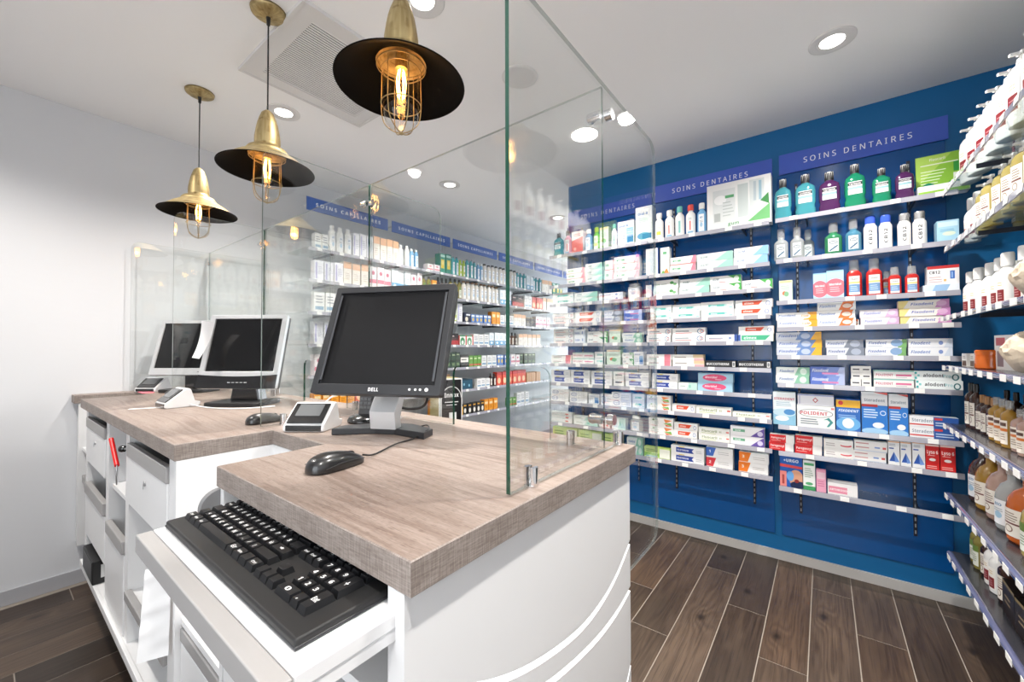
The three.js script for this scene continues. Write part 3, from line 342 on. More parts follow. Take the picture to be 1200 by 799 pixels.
// bottle labels (same atlas)
const label = (kind, w, h, draw) => print(kind, w, h, '#ffffff', draw);
label('l_flask', 120, 130, (p) => { p.bg('#e9eeee'); p.rect('#2b2b30', 0, 0.06, 1, 0.3); p.text('LISTERINE', 0.5, 0.19, 0.15, '#f0f0ee', 'bold', 'center'); p.rect('#8cb8c0', 0, 0.42, 1, 0.62); p.lines('#5d7f88', 0.15, 0.85, 0.68, 3, 0.09, 0.035); });
label('l_eludril', 110, 120, (p) => { p.bg('#dfe6e4'); p.ell('#8a949a', 0.5, 0.3, 0.42, 0.14); p.text('Eludril', 0.5, 0.3, 0.16, '#eef2f2', 'italic bold', 'center'); p.tri('#3e5f7c', 0.1, 0.9, 0.9, 0.5, 0.9, 0.62, 0.2, 0.98); p.lines('#8ba0a6', 0.15, 0.7, 0.5, 2, 0.1, 0.04); });
label('l_cb', 80, 130, (p) => { p.bg('#f0f0f0'); p.turn(() => { ctx.fillStyle = '#1f2126'; ctx.font = 'bold 46px sans-serif'; ctx.textAlign = 'center'; ctx.textBaseline = 'middle'; ctx.fillText('CB12', 65, 40); }); });
label('l_red', 110, 150, (p) => { p.bg('#e9e9e6'); p.text('Eludril', 0.5, 0.16, 0.14, '#6e6a6a', 'italic bold', 'center'); p.rect('#e3cf7e', 0, 0.3, 1, 0.4); p.rect('#6f98c4', 0, 0.44, 1, 0.86); p.lines('#d6e2ee', 0.12, 0.88, 0.54, 3, 0.1, 0.03); });
label('l_drop', 90, 150, (p) => { p.bg('#edefee'); p.rect('#d9534a', 0.42, 0.3, 0.62, 0.84); p.rect('#7fb3d0', 0, 0.9, 1, 1); p.lines('#9ea9a9', 0.15, 0.85, 0.12, 2, 0.08, 0.03); });
label('l_droplime', 90, 150, (p) => { p.bg('#eff1ea'); p.rect('#c3cf4c', 0.1, 0.56, 0.9, 0.8); p.lines('#a5a98e', 0.15, 0.85, 0.2, 3, 0.08, 0.03); });
label('l_dropteal', 90, 150, (p) => { p.bg('#eef2f1'); p.rect('#3fa9a4', 0.42, 0.2, 0.64, 0.9); p.rect('#9fd0cb', 0.7, 0.2, 0.78, 0.9); });
label('l_wine', 80, 150, (p) => { p.bg('#f4f1ea'); p.rect('#7d1b20', 0.12, 0.46, 0.88, 0.94); p.lines('#c9a0a0', 0.24, 0.76, 0.6, 3, 0.1, 0.03); p.lines('#d8b878', 0.2, 0.8, 0.16, 2, 0.1, 0.03); });
label('l_cream', 80, 140, (p) => { p.bg('#ece6da'); p.ring('#7a5a48', 0.4, 0.74, 0.2, 0.12, 0.03); p.lines('#8d7a6c', 0.15, 0.85, 0.14, 4, 0.09, 0.035); p.rect('#6a3a34', 0.1, 0.5, 0.9, 0.56); });
label('l_white', 80, 140, (p) => { p.bg('#eceef0'); p.text('BIO', 0.5, 0.2, 0.16, '#3a6f9e', 'bold', 'center'); p.ell('#9fc3da', 0.5, 0.62, 0.24, 0.14); p.lines('#9aa4ac', 0.15, 0.85, 0.36, 2, 0.08, 0.03); });
label('l_amber', 80, 110, (p) => { p.bg('#f0e6d8'); p.rect('#d9772e', 0, 0.34, 1, 0.46); p.lines('#8a7460', 0.15, 0.85, 0.58, 3, 0.1, 0.035); p.rect('#5a3a2c', 0.1, 0.1, 0.9, 0.24); });
label('l_green', 80, 130, (p) => { p.bg('#e4e8dc'); p.rect('#6d8a3a', 0, 0, 1, 0.3); p.lines('#7f8a6a', 0.15, 0.85, 0.44, 4, 0.1, 0.035); });
const atlas = new THREE.CanvasTexture(atlasCanvas); atlas.colorSpace = THREE.SRGBColorSpace; atlas.magFilter = THREE.LinearFilter; atlas.anisotropy = 8;
M.print = std({ map: atlas, roughness: 0.38 });
M.printGloss = phy({ map: atlas, roughness: 0.25, clearcoat: 0.4 });
console.log('atlas rows used', packY + packH);

// a carton: unit box with the print on its front (+z) face, side colour elsewhere; base at y = 0, front at z = 0
const cartonGeo = {};
function unitCarton(kind) {
  if (cartonGeo[kind]) return cartonGeo[kind];
  const g = bx(1, 1, 1, 0, 0.5, -0.5), uv = g.attributes.uv, n = g.attributes.normal, c = CELL[kind];
  for (let i = 0; i < uv.count; i++) {
    const u = uv.getX(i), v = uv.getY(i);
    if (n.getZ(i) > 0.5) uv.setXY(i, c[0] + 0.0004 + u * (c[2] - c[0] - 0.0008), c[1] + 0.0004 + v * (c[3] - c[1] - 0.0008));
    else uv.setXY(i, c[4] + u * (c[5] - c[4]), c[1] + 0.002 + v * (c[3] - c[1] - 0.004));
  }
  return cartonGeo[kind] = g;
}
// a curved label: part of a lathe with the print on it
function labelGeo(kind, pts, a, l) {
  const g = lathe(pts, 10, a, l), c = CELL[kind], uv = g.attributes.uv;
  for (let i = 0; i < uv.count; i++) uv.setXY(i, c[0] + uv.getX(i) * (c[2] - c[0]), c[1] + uv.getY(i) * (c[3] - c[1]));
  return g;
}
const BAYS = {
 R: [
  [['flask_teal',-0.171,0.091,0.233,1],['flask_teal',-0.069,0.105,0.235,1],['flask_purple',0.035,0.103,0.221,1],['flask_green_big',0.139,0.097,0.232,1],['flask_green',0.241,0.082,0.182,1],['flask_purple',0.324,0.078,0.177,1]],
  [['rinse_clear',-0.183,0.072,0.178,1],['rinse_clear',-0.109,0.069,0.178,1],['rinse_green',0.048,0.079,0.172,1],['rinse_blue',0.129,0.07,0.176,1],['cb_blue',0.195,0.055,0.176,1],['cb_blue',0.252,0.053,0.171,1],['cb_silver',0.319,0.051,0.165,1],['cb_silver',0.373,0.052,0.164,1],['box_lightblue',0.463,0.071,0.101,1]],
  [['box_palegreen',-0.163,0.061,0.116,1],['box_bluepink',-0.012,0.056,0.139,1],['box_bluepink',0.052,0.07,0.147,1],['red_big',0.129,0.07,0.193,1],['red_big',0.206,0.07,0.191,1],['red_small',0.281,0.055,0.137,1],['red_small',0.342,0.056,0.135,1]],
  [['fix_yellow',-0.117,0.182,0.041,2],['fix_orange',0.054,0.157,0.042,3],['fix_lilac',0.22,0.142,0.039,2],['fix_rose',0.38,0.172,0.038,3]],
  [['silver_yellow',-0.109,0.202,0.042,3],['silver_dark',0.086,0.152,0.041,2],['silver_green',0.241,0.149,0.041,2],['white_blue',0.395,0.147,0.042,2]],
  [['green_fade',-0.14,0.151,0.044,2],['blue_pink',0.013,0.144,0.047,2],['cube_white',0.128,0.04,0.034,3],['cube_white',0.168,0.037,0.034,3],['poli_flat',0.268,0.144,0.042,2],['alo',0.421,0.155,0.042,2]],
  [['clean_tall',-0.178,0.104,0.18,1],['poli_wide',-0.039,0.162,0.116,1],['fix_blue',0.095,0.096,0.16,1],['ster_tall',0.197,0.097,0.204,1],['ster_tall',0.284,0.068,0.199,1],['ster_flat',0.403,0.162,0.051,2]],
  [['paro_red',-0.192,0.113,0.044,2],['paro_red',-0.072,0.117,0.048,2],['red_swoosh',0.054,0.119,0.046,2],['red_lines',0.178,0.124,0.051,2],['pyramid',0.265,0.041,0.115,1],['pyramid',0.307,0.037,0.116,1],['pyramid',0.351,0.043,0.122,1],['lyso',0.397,0.045,0.117,1],['lyso',0.447,0.049,0.118,1]],
  [['urgo',-0.151,0.102,0.166,1],['green_label',-0.071,0.052,0.156,1],['pink_box',-0.02,0.041,0.115,1],['pink_flat',0.067,0.12,0.06,1]]],
 M: [
  [['drop_lime',-0.857,0.061,0.181,1],['drop_red',-0.79,0.062,0.187,1],['drop_teal',-0.726,0.06,0.198,1],['drop_redcap',-0.66,0.061,0.195,1],['drop_blue',-0.594,0.057,0.191,1],['gift_box',-0.392,0.334,0.278,1]],
  [['tall_edge',-0.9,0.082,0.182,1],['tall_gum',-0.817,0.057,0.175,1],['gum_pink',-0.705,0.155,0.05,2],['gum_mint',-0.523,0.199,0.049,2],['gum_blue',-0.33,0.172,0.052,2]],
  [['leaf',-0.814,0.155,0.053,2],['gum_mint',-0.639,0.178,0.049,2],['gum_green',-0.463,0.166,0.048,2],['gum_green',-0.3,0.15,0.055,1]],
  [['mint_white',-0.846,0.138,0.047,2],['mint_white',-0.689,0.167,0.046,2],['mint_white',-0.51,0.181,0.048,2],['elm_red',-0.322,0.186,0.047,2]],
  [['swirl',-0.862,0.155,0.046,2],['swirl',-0.678,0.196,0.045,2],['blue_mark',-0.489,0.172,0.043,1],['elm_green',-0.312,0.174,0.044,2]],
  [['pink_end',-0.861,0.161,0.038,2],['tan_end',-0.681,0.188,0.038,2],['bucco',-0.496,0.168,0.04,1],['bucco',-0.32,0.166,0.041,1]],
  [['elgy',-0.827,0.163,0.048,2],['mint_single',-0.684,0.112,0.045,1],['oval_pink',-0.526,0.193,0.055,2]],
  [['orange_green',-0.866,0.155,0.046,2],['elm_red',-0.711,0.139,0.046,1],['fluo',-0.538,0.197,0.045,1],['fluo',-0.338,0.191,0.028,1]],
  [['orange_green',-0.855,0.157,0.054,2],['elm_red',-0.701,0.141,0.045,2],['fluo',-0.537,0.173,0.038,2],['purple_end',-0.359,0.171,0.053,2]],
  [['lime_pack',-0.88,0.167,0.067,1],['elgy',-0.691,0.196,0.05,2],['tri_bluered',-0.507,0.144,0.059,2],['tri_orange',-0.33,0.147,0.058,2]]],
 L: [
  [['flask_teal',-1.633,0.092,0.188,1],['drop_pink',-1.548,0.063,0.186,1],['box_coral',-1.458,0.093,0.164,1],['drop_blue',-1.373,0.063,0.167,1],['drop_green',-1.308,0.054,0.168,1],['box_palegreen',-1.242,0.066,0.156,1],['drop_teal',-1.17,0.045,0.167,1],['box_brush',-1.08,0.117,0.168,1],['box_brush_tall',-0.954,0.111,0.242,1]],
  [['gum_pink',-1.475,0.152,0.04,3],['gum_mint',-1.318,0.149,0.046,3],['gum_pink',-1.204,0.065,0.071,2],['gum_pink',-1.077,0.178,0.052,3]],
  [['mint_white',-1.583,0.181,0.044,2],['gum_mint',-1.392,0.188,0.039,2],['white_blue',-1.194,0.18,0.028,2],['white_jar',-1.031,0.096,0.106,1],['tall_edge',-0.923,0.04,0.084,1]],
  [['swirl',-1.584,0.181,0.042,2],['elm_red',-1.379,0.215,0.043,2],['silver_dark',-1.185,0.147,0.043,2],['blue_pink',-1.036,0.126,0.04,2]],
  [['swirl',-1.581,0.173,0.038,3],['white_blue',-1.442,0.092,0.052,2],['gum_green',-1.301,0.161,0.043,2],['box_palegreen',-1.166,0.082,0.095,1],['green_fade',-1.043,0.138,0.034,2]],
  [['pink_end',-1.605,0.174,0.033,2],['poli_flat',-1.415,0.176,0.043,2],['mint_white',-1.281,0.08,0.046,2],['box_palegreen',-1.177,0.102,0.105,1],['gum_green',-1.074,0.079,0.043,2],['box_brush',-0.996,0.065,0.093,1]],
  [['elgy',-1.609,0.167,0.05,2],['elgy',-1.441,0.156,0.05,2],['elgy',-1.27,0.159,0.049,2],['cube_white',-1.14,0.075,0.051,2],['elgy',-1.011,0.16,0.048,2]],
  [['oral',-1.618,0.152,0.045,2],['oral',-1.456,0.142,0.04,2],['box_brush',-1.33,0.081,0.07,1],['oral',-1.231,0.091,0.077,1],['oral',-1.12,0.142,0.048,2],['mint_white',-1.002,0.082,0.046,2]],
  [['pale_red',-1.604,0.181,0.026,3],['mint_single',-1.401,0.195,0.032,2],['pale_red',-1.248,0.085,0.034,2],['mint_single',-1.143,0.1,0.078,1],['tube_clear',-1.027,0.095,0.107,1]],
  [['lime_pack',-1.575,0.209,0.118,1],['lime_pack',-1.364,0.185,0.117,1],['lime_pack',-1.192,0.134,0.114,1],['green_fade',-1.029,0.107,0.056,2]]]
};

// ---------------------------------------------------------------- bottles (unit size: 1 wide, 1 high, base at y = 0)
const plast = (r, g, b, o = {}) => phy({ color: lin(r, g, b), roughness: 0.2, ...o });
const liquid = (r, g, b, t = 0.45) => phy({ color: lin(r, g, b), roughness: 0.08, transmission: t, thickness: 0, ior: 1.4, clearcoat: 0.5 });
const P = {
  teal: liquid(0.10, 0.50, 0.58), purple: liquid(0.10, 0.025, 0.12, 0.3), green: liquid(0.02, 0.38, 0.20), clear: liquid(0.72, 0.76, 0.76, 0.6), grn2: liquid(0.06, 0.36, 0.16), blu2: liquid(0.12, 0.38, 0.56),
  red: liquid(0.70, 0.035, 0.03, 0.35), amber: liquid(0.62, 0.36, 0.06, 0.5), orange: liquid(0.75, 0.17, 0.02, 0.4), pinkc: liquid(0.78, 0.55, 0.46, 0.55), yellow: liquid(0.78, 0.66, 0.22, 0.55), dark: liquid(0.05, 0.02, 0.015, 0.2), olive: liquid(0.42, 0.36, 0.08, 0.45),
  capClear: phy({ color: lin(0.82, 0.83, 0.83), roughness: 0.08, transmission: 0.75, thickness: 0 }),
  white: plast(0.86, 0.86, 0.84), cream: plast(0.80, 0.76, 0.70), blueCap: plast(0.05, 0.12, 0.62), silverCap: std({ color: lin(0.62, 0.62, 0.62), roughness: 0.25, metalness: 0.8 }), redCap: plast(0.75, 0.08, 0.06), tealCap: plast(0.16, 0.52, 0.48),
  lime: plast(0.42, 0.60, 0.05), tealP: plast(0.06, 0.40, 0.44), leaf: plast(0.16, 0.52, 0.07), pinkP: plast(0.75, 0.35, 0.45), blueP: plast(0.18, 0.42, 0.68), blackCap: plast(0.02, 0.02, 0.02), brownCap: plast(0.32, 0.16, 0.06), cork: std({ color: lin(0.55, 0.52, 0.48), roughness: 0.6 }),
};
label('l_cap', 90, 60, (p) => { p.bg('#17171a'); for (let i = 0; i < 12; i++) p.tri('#dcdcda', i / 12, 0.1 + 0.3 * (i % 2), i / 12 + 0.05, 0.05 + 0.25 * ((i + 1) % 3), i / 12 + 0.09, 0.5, i / 12 + 0.03, 0.62, i / 12 - 0.02, 0.95); });
atlas.needsUpdate = true;
// rounded-square section: pushes a round lathe outwards towards a square
function squarish(g, e = 3.2, zs = 1) {
  const p = g.attributes.position;
  for (let i = 0; i < p.count; i++) {
    const x = p.getX(i), z = p.getZ(i), r = Math.hypot(x, z); if (r < 1e-5) continue;
    const c = Math.abs(x / r), s = Math.abs(z / r), k = 1 / Math.pow(Math.pow(c, e) + Math.pow(s, e), 1 / e), f = 1 + (Math.min(k, 1.28) - 1) * Math.min(1, r / 0.4);
    p.setXYZ(i, x * f, p.getY(i), z * f * zs);
  }
  g.computeVertexNormals(); return g;
}
const FULL = Math.PI * 2, HALF = 0.62; // labels wrap 2 * HALF radians about the front (+z)
const front = (kind, pts) => labelGeo(kind, pts, -HALF, HALF * 2);
const BP = {};
const bodyProfile = (r, sh, nr, ny) => [[0.001, 0], [r * 0.9, 0], [r, 0.03], [r, sh - 0.1], [r * 0.96, sh - 0.05], [r * 0.75, sh], [nr, sh + 0.05], [nr, ny]];
function bottle(kind, name, desc, build, ratio = 0.62, scaleW = 1) { KIND[kind] = { name, desc, category: 'bottle', ratio }; const g = new THREE.Group(); build(g); BP[kind] = g; }
function flask(kind, desc, mat) {
  bottle(kind, 'mouthwash_bottle', desc, (g) => {
    mesh('body', squarish(lathe([[0.001, 0], [0.40, 0], [0.44, 0.03], [0.44, 0.16], [0.405, 0.20], [0.405, 0.26], [0.44, 0.30], [0.44, 0.58], [0.40, 0.68], [0.24, 0.75], [0.17, 0.77], [0.17, 0.80]], 28), 3), mat, g);
    mesh('label', squarish(front('l_flask', [[0.446, 0.30], [0.446, 0.58]]), 3), M.print, g);
    const c = lathe([[0.19, 0.785], [0.19, 0.95], [0.17, 0.99], [0.001, 0.99]], 20), uv = c.attributes.uv, q = CELL.l_cap; for (let i = 0; i < uv.count; i++) uv.setXY(i, q[0] + uv.getX(i) * (q[2] - q[0]), q[1] + uv.getY(i) * (q[3] - q[1]));
    mesh('cap', c, M.print, g);
  }, 0.6);
}
flask('flask_teal', 'aqua mouthwash flask with patterned cap', P.teal); flask('flask_purple', 'dark purple mouthwash flask with patterned cap', P.purple); flask('flask_green', 'green mouthwash flask with patterned cap', P.green); flask('flask_green_big', 'tall emerald mouthwash flask with patterned cap', P.green);
function rinse(kind, desc, mat, capMat, lab, name = 'mouthwash_bottle', sh = 0.62) {
  bottle(kind, name, desc, (g) => {
    mesh('body', lathe(bodyProfile(0.47, sh, 0.2, sh + 0.12)), mat, g);
    mesh('label', front(lab, [[0.476, 0.10], [0.476, sh - 0.12]]), M.print, g);
    mesh('cap', lathe([[0.25, sh + 0.08], [0.25, 0.94], [0.23, 1], [0.001, 1]], 20), capMat, g);
  }, 0.7);
}
rinse('rinse_clear', 'clear mouthwash bottle with clear cap', P.clear, P.capClear, 'l_eludril'); rinse('rinse_green', 'green-tinted mouthwash bottle with clear cap', P.grn2, P.capClear, 'l_eludril'); rinse('rinse_blue', 'blue-tinted mouthwash bottle with clear cap', P.blu2, P.capClear, 'l_eludril');
function cb(kind, desc, capMat) {
  bottle(kind, 'mouthwash_bottle', desc, (g) => {
    mesh('body', lathe(bodyProfile(0.48, 0.74, 0.34, 0.82)), P.white, g);
    mesh('label', front('l_cb', [[0.486, 0.12], [0.486, 0.64]]), M.print, g);
    mesh('cap', lathe([[0.38, 0.78], [0.38, 0.95], [0.34, 1], [0.001, 1]], 20), capMat, g);
  }, 0.7);
}
cb('cb_blue', 'white bottle with blue cap and upright lettering', P.blueCap); cb('cb_silver', 'white bottle with silver cap and upright lettering', P.silverCap);
function redRinse(kind, desc) {
  bottle(kind, 'mouthwash_bottle', desc, (g) => {
    mesh('body', squarish(lathe(bodyProfile(0.44, 0.68, 0.2, 0.74)), 4), P.red, g);
    mesh('label', squarish(front('l_red', [[0.446, 0.06], [0.446, 0.56]]), 4), M.print, g);
    mesh('cap', lathe([[0.30, 0.70], [0.27, 0.97], [0.24, 1], [0.001, 1]], 20), P.capClear, g);
  }, 0.6);
}
redRinse('red_big', 'large red mouthwash bottle with clear cap'); redRinse('red_small', 'small red mouthwash bottle with clear cap');
function drop(kind, desc, mat, capMat, lab, name = 'mouthwash_bottle') {
  bottle(kind, name, desc, (g) => {
    mesh('body', lathe(bodyProfile(0.46, 0.72, 0.22, 0.82)), mat, g);
    mesh('label', front(lab, [[0.466, 0.06], [0.466, 0.62]]), M.print, g);
    mesh('cap', lathe([[0.30, 0.80], [0.30, 0.96], [0.26, 1], [0.001, 1]], 18), capMat, g);
  }, 0.7);
}
drop('drop_lime', 'white bottle with lime label', P.white, P.white, 'l_droplime'); drop('drop_red', 'white bottle with red stripe and white cap', P.white, P.white, 'l_drop'); drop('drop_teal', 'white bottle with teal cap', P.white, P.tealCap, 'l_dropteal'); drop('drop_redcap', 'white bottle with red cap', P.white, P.redCap, 'l_drop');
drop('drop_blue', 'pale blue bottle with white cap', P.blueP, P.white, 'l_white'); drop('drop_green', 'bright green bottle with lime cap', P.leaf, P.lime, 'l_droplime'); drop('drop_pink', 'pink bottle with patterned dark cap', P.pinkP, P.blackCap, 'l_drop'); drop('tube_clear', 'clear plastic tube with white cap', P.clear, P.white, 'l_white', 'interdental_brush_tube');
bottle('white_jar', 'tablet_tub', 'square white tub with silver lid', (g) => { mesh('body', squarish(lathe([[0.001, 0], [0.44, 0], [0.46, 0.03], [0.46, 0.78], [0.4, 0.82]], 24), 4), P.white, g); mesh('lid', lathe([[0.44, 0.80], [0.44, 0.97], [0.4, 1], [0.001, 1]], 24), P.silverCap, g); mesh('label', squarish(front('l_white', [[0.468, 0.15], [0.468, 0.7]]), 4), M.print, g); }, 0.8);
function pump(kind, name, desc, mat, lab, pmat = P.white) {
  bottle(kind, name, desc, (g) => {
    mesh('body', squarish(lathe([[0.001, 0], [0.42, 0], [0.45, 0.02], [0.45, 0.66], [0.42, 0.74], [0.3, 0.80], [0.16, 0.825], [0.16, 0.85]], 24), 2.8), mat, g);
    mesh('label', squarish(front(lab, [[0.456, 0.16], [0.456, 0.62]]), 2.8), M.print, g);
    const h = merge(cy(0.18, 0.2, 0.07, 0, 0.86, 0, 16), cy(0.07, 0.07, 0.07, 0, 0.92, 0, 10), rb(0.28, 0.055, 0.26, 0.025, 0, 0.968, 0), bx(0.11, 0.035, 0.44, 0, 0.968, 0.28).rotateX(0.02));
    mesh('pump', h, pmat, g);
  }, 0.62);
}
pump('pump_wine', 'pump_bottle', 'white pump bottle with dark red label', P.white, 'l_wine'); pump('pump_amber', 'pump_bottle', 'clear pump bottle of honey-coloured gel', P.yellow, 'l_cream');
function plain(kind, name, desc, mat, capMat, lab, sh = 0.70, cr = 0.26) {
  bottle(kind, name, desc, (g) => {
    mesh('body', lathe(bodyProfile(0.47, sh, cr * 0.8, sh + 0.1)), mat, g);
    mesh('label', front(lab, [[0.477, 0.08], [0.477, sh - 0.16]]), M.print, g);
    mesh('cap', lathe([[cr, sh + 0.07], [cr, 0.97], [cr * 0.9, 1], [0.001, 1]], 18), capMat, g);
  }, 0.8);
}
plain('white_wine', 'lotion_bottle', 'white lotion bottle with dark red label', P.white, P.white, 'l_wine', 0.68, 0.3);
plain('white_darkcap', 'shampoo_bottle', 'white shampoo bottle with black cap', P.cream, P.blackCap, 'l_white', 0.84, 0.34); plain('white_browncap', 'shampoo_bottle', 'white shampoo bottle with brown cap', P.cream, P.brownCap, 'l_white', 0.84, 0.34);
plain('teal_tall', 'shampoo_bottle', 'tall teal shampoo bottle', P.tealP, P.capClear, 'l_white', 0.86, 0.3); plain('lime_tall', 'shampoo_bottle', 'lime green shampoo bottle', P.lime, P.lime, 'l_droplime', 0.84, 0.3); plain('leaf_tall', 'shampoo_bottle', 'olive green shampoo bottle', P.olive, P.blackCap, 'l_green', 0.8, 0.24);
plain('white_tall', 'shampoo_bottle', 'plain white shampoo bottle', P.white, P.white, 'l_white', 0.82, 0.3); plain('blue_tall', 'shampoo_bottle', 'blue shampoo bottle', P.blueP, P.white, 'l_white', 0.82, 0.3);
plain('dark_bottle', 'perfume_bottle', 'dark perfume bottle with cream label', P.dark, P.blackCap, 'l_cream', 0.74, 0.2); plain('amber_bottle', 'perfume_bottle', 'amber perfume bottle with cream label', P.amber, P.capClear, 'l_amber', 0.74, 0.2); plain('orange_bottle', 'perfume_bottle', 'pale orange perfume bottle with clear stopper', P.pinkc, P.capClear, 'l_amber', 0.74, 0.2); plain('clear_bottle', 'perfume_bottle', 'clear perfume bottle with white label', P.clear, P.capClear, 'l_white', 0.74, 0.2);
plain('green_bottle', 'bath_oil_bottle', 'olive bath-oil bottle with leafy label', P.olive, P.blackCap, 'l_green', 0.72, 0.22); plain('brown_bottle', 'bath_oil_bottle', 'brown bath-oil bottle with cream label', P.dark, P.brownCap, 'l_cream', 0.72, 0.22);
function round(kind, desc, mat, lab) {
  bottle(kind, 'bubble_bath_bottle', desc, (g) => {
    mesh('body', lathe([[0.001, 0], [0.44, 0], [0.5, 0.05], [0.5, 0.46], [0.46, 0.58], [0.34, 0.68], [0.17, 0.74], [0.16, 0.86]], 28), mat, g);
    mesh('label', front(lab, [[0.506, 0.1], [0.506, 0.46]]), M.print, g);
    mesh('cap', lathe([[0.19, 0.84], [0.19, 0.98], [0.17, 1], [0.001, 1]], 18), P.cork, g);
  }, 0.9);
}
round('round_dark', 'large dark bubble-bath bottle with white label', P.dark, 'l_white'); round('round_amber', 'large amber bubble-bath bottle with cream label', P.amber, 'l_cream'); round('round_pink', 'large blush bubble-bath bottle with cream label', P.pinkc, 'l_cream'); round('round_clear', 'large clear bubble-bath bottle with white label', P.clear, 'l_white'); round('round_orange', 'large orange bubble-bath bottle with white label', P.orange, 'l_cream'); round('round_yellow', 'large yellow bubble-bath bottle with white label', P.yellow, 'l_green'); round('round_green', 'large green bubble-bath bottle with pale label', P.grn2, 'l_green');

// ---------------------------------------------------------------- putting goods on shelves
const ORD = ['top', 'second', 'third', 'fourth', 'fifth', 'sixth', 'seventh', 'eighth', 'ninth', 'tenth'];
const copies = {};
const words = (s) => s.split(/\s+/).length;
const short = (kind) => KIND[kind].desc.split(/ with |, | of /)[0].split(' ').slice(0, 3).join(' ');
// front centre of the pack stands at pos; turn = which way it faces; beside = what sets it apart from its look-alikes
function put(kind, pos, turn, w, h, where, stack = '', depth, beside = '') {
  const k = KIND[kind]; if (!k) throw new Error('no kind ' + kind);
  const tries = [[stack, where, beside], [stack, where.replace('dental ', ''), beside], [stack, where], ['', where]].map((t) => [k.desc, ...t].filter(Boolean).join(', '));
  const lab = tries.find((t) => words(t) <= 16) ?? k.desc;
  const group = k.desc + 's, ' + where;
  let o;
  if (k.carton) {
    o = new THREE.Mesh(unitCarton(kind), M.print); o.castShadow = o.receiveShadow = true;
    o.scale.set(w, h, depth ?? k.depth); o.position.set(...pos);
  } else {
    o = BP[kind].clone(); const d = w * k.ratio; o.scale.set(w, h, d);
    o.position.set(pos[0] - Math.sin(turn) * d * 0.5, pos[1], pos[2] - Math.cos(turn) * d * 0.5);
  }
  o.rotation.y = turn; o.name = numbered(k.name); scene.add(o);
  return tag(o, lab, k.category, group);
}
function stackOf(kind, pos, turn, w, h, n, where, beside = '') {
  for (let i = 0; i < n; i++) {
    const kd = kind === 'tri_bluered' && i < n / 2 ? 'tri_red' : kind === 'elm_green' && i === n - 1 && n > 1 ? 'elm_red' : kind;
    const s = n === 1 ? '' : i === 0 ? 'stack bottom' : i === n - 1 ? 'stack top' : 'stack middle';
    const j = n > 1 ? (rnd() - 0.5) * 0.006 : 0;
    put(kd, [pos[0] + (Math.abs(turn) < 0.1 ? j : 0), pos[1] + i * h, pos[2] + (Math.abs(turn) < 0.1 ? -Math.abs(j) : j)], turn, w, h - 0.0008, where, s, undefined, beside);
  }
}

// a wall shelf: glass board (dark for shade in the navy style), ticket strip, price tags, brackets; origin at the middle of its front edge
function wallShelf(name, pos, turn, len, depth, label, group, stripMat, tags, style) {
  const s = thing(name, label, 'shelf', pos, turn, group);
  mesh('board', bx(len, 0.006, depth, 0, 0.003, -depth / 2), style === 'navy' ? M.shadedBoard : M.shelfGlass, s);
  if (style === 'navy') { mesh('ticket_strip', new THREE.CapsuleGeometry(0.012, len - 0.03, 4, 10).rotateZ(Math.PI / 2).translate(0, -0.002, 0.008), stripMat, s); }
  else mesh('ticket_strip', merge(bx(len, 0.024, 0.003, 0, -0.004, 0.0015).rotateX(-0.12), bx(len, 0.003, 0.010, 0, 0.007, -0.003)), stripMat, s);
  for (const u of [-0.30, 0.30]) mesh('bracket', merge(bx(0.004, 0.018, depth * 0.92, u * len, -0.0095, -depth * 0.54)), M.standard, s);
  for (const t of tags) mesh('price_tag', bx(style === 'navy' ? 0.05 : 0.036, style === 'navy' ? 0.021 : 0.022, 0.0015, t * len, -0.003, style === 'navy' ? 0.0205 : 0.0046).rotateX(style === 'navy' ? 0 : -0.12), M.tagWhite, s);
  return s;
}

// ---------------------------------------------------------------- dental care wall: back panels, signs, uprights, shelves, goods
const signTex = (txt, ground, font = '60px', w = 1024, h = 160) => {
  const c = document.createElement('canvas'); c.width = w; c.height = h; const q = c.getContext('2d');
  q.fillStyle = ground; q.fillRect(0, 0, w, h); q.fillStyle = '#ffffff'; q.font = font + ' sans-serif'; q.textBaseline = 'middle';
  let total = 0; for (const ch of txt) total += q.measureText(ch).width + 13; let x = (w - total) / 2;
  for (const ch of txt) { q.fillText(ch, x, h * 0.5); x += q.measureText(ch).width + 13; }
  const t = new THREE.CanvasTexture(c); t.colorSpace = THREE.SRGBColorSpace; t.magFilter = THREE.LinearFilter; t.anisotropy = 8; return t;
};
const BAYSPEC = [
  { id: 'R', x0: -0.205, x1: 0.495, bay: 'corner dental bay', ys: [1.96, 1.73, 1.50, 1.353, 1.20, 1.046, 0.815, 0.67, 0.478], ups: [-0.115, 0.355], sign: [-0.197, 0.5], signY: 2.331 },
  { id: 'M', x0: -0.915, x1: -0.235, bay: 'middle dental bay', ys: [1.957, 1.725, 1.58, 1.427, 1.279, 1.125, 0.978, 0.837, 0.675, 0.52], ups: [-0.80, -0.345], sign: [-0.931, -0.231], signY: 2.325 },
  { id: 'L', x0: -1.69, x1: -0.925, bay: 'end dental bay', ys: [1.957, 1.725, 1.58, 1.427, 1.279, 1.125, 0.978, 0.837, 0.675, 0.52], ups: [-1.5, -1.06], sign: [-1.625, -0.955], signY: 2.284 },
];
const SHELF_D = 0.185, PANEL_Z = BLUE_Z + 0.014;
const dentalMat = std({ map: signTex('SOINS DENTAIRES', '#4462c6'), roughness: 0.3 });
const TAGS = [[-0.38, -0.1, 0.2, 0.42], [-0.42, -0.18, 0.05, 0.3], [-0.4, -0.05, 0.12, 0.36], [-0.3, 0, 0.28, 0.44]];
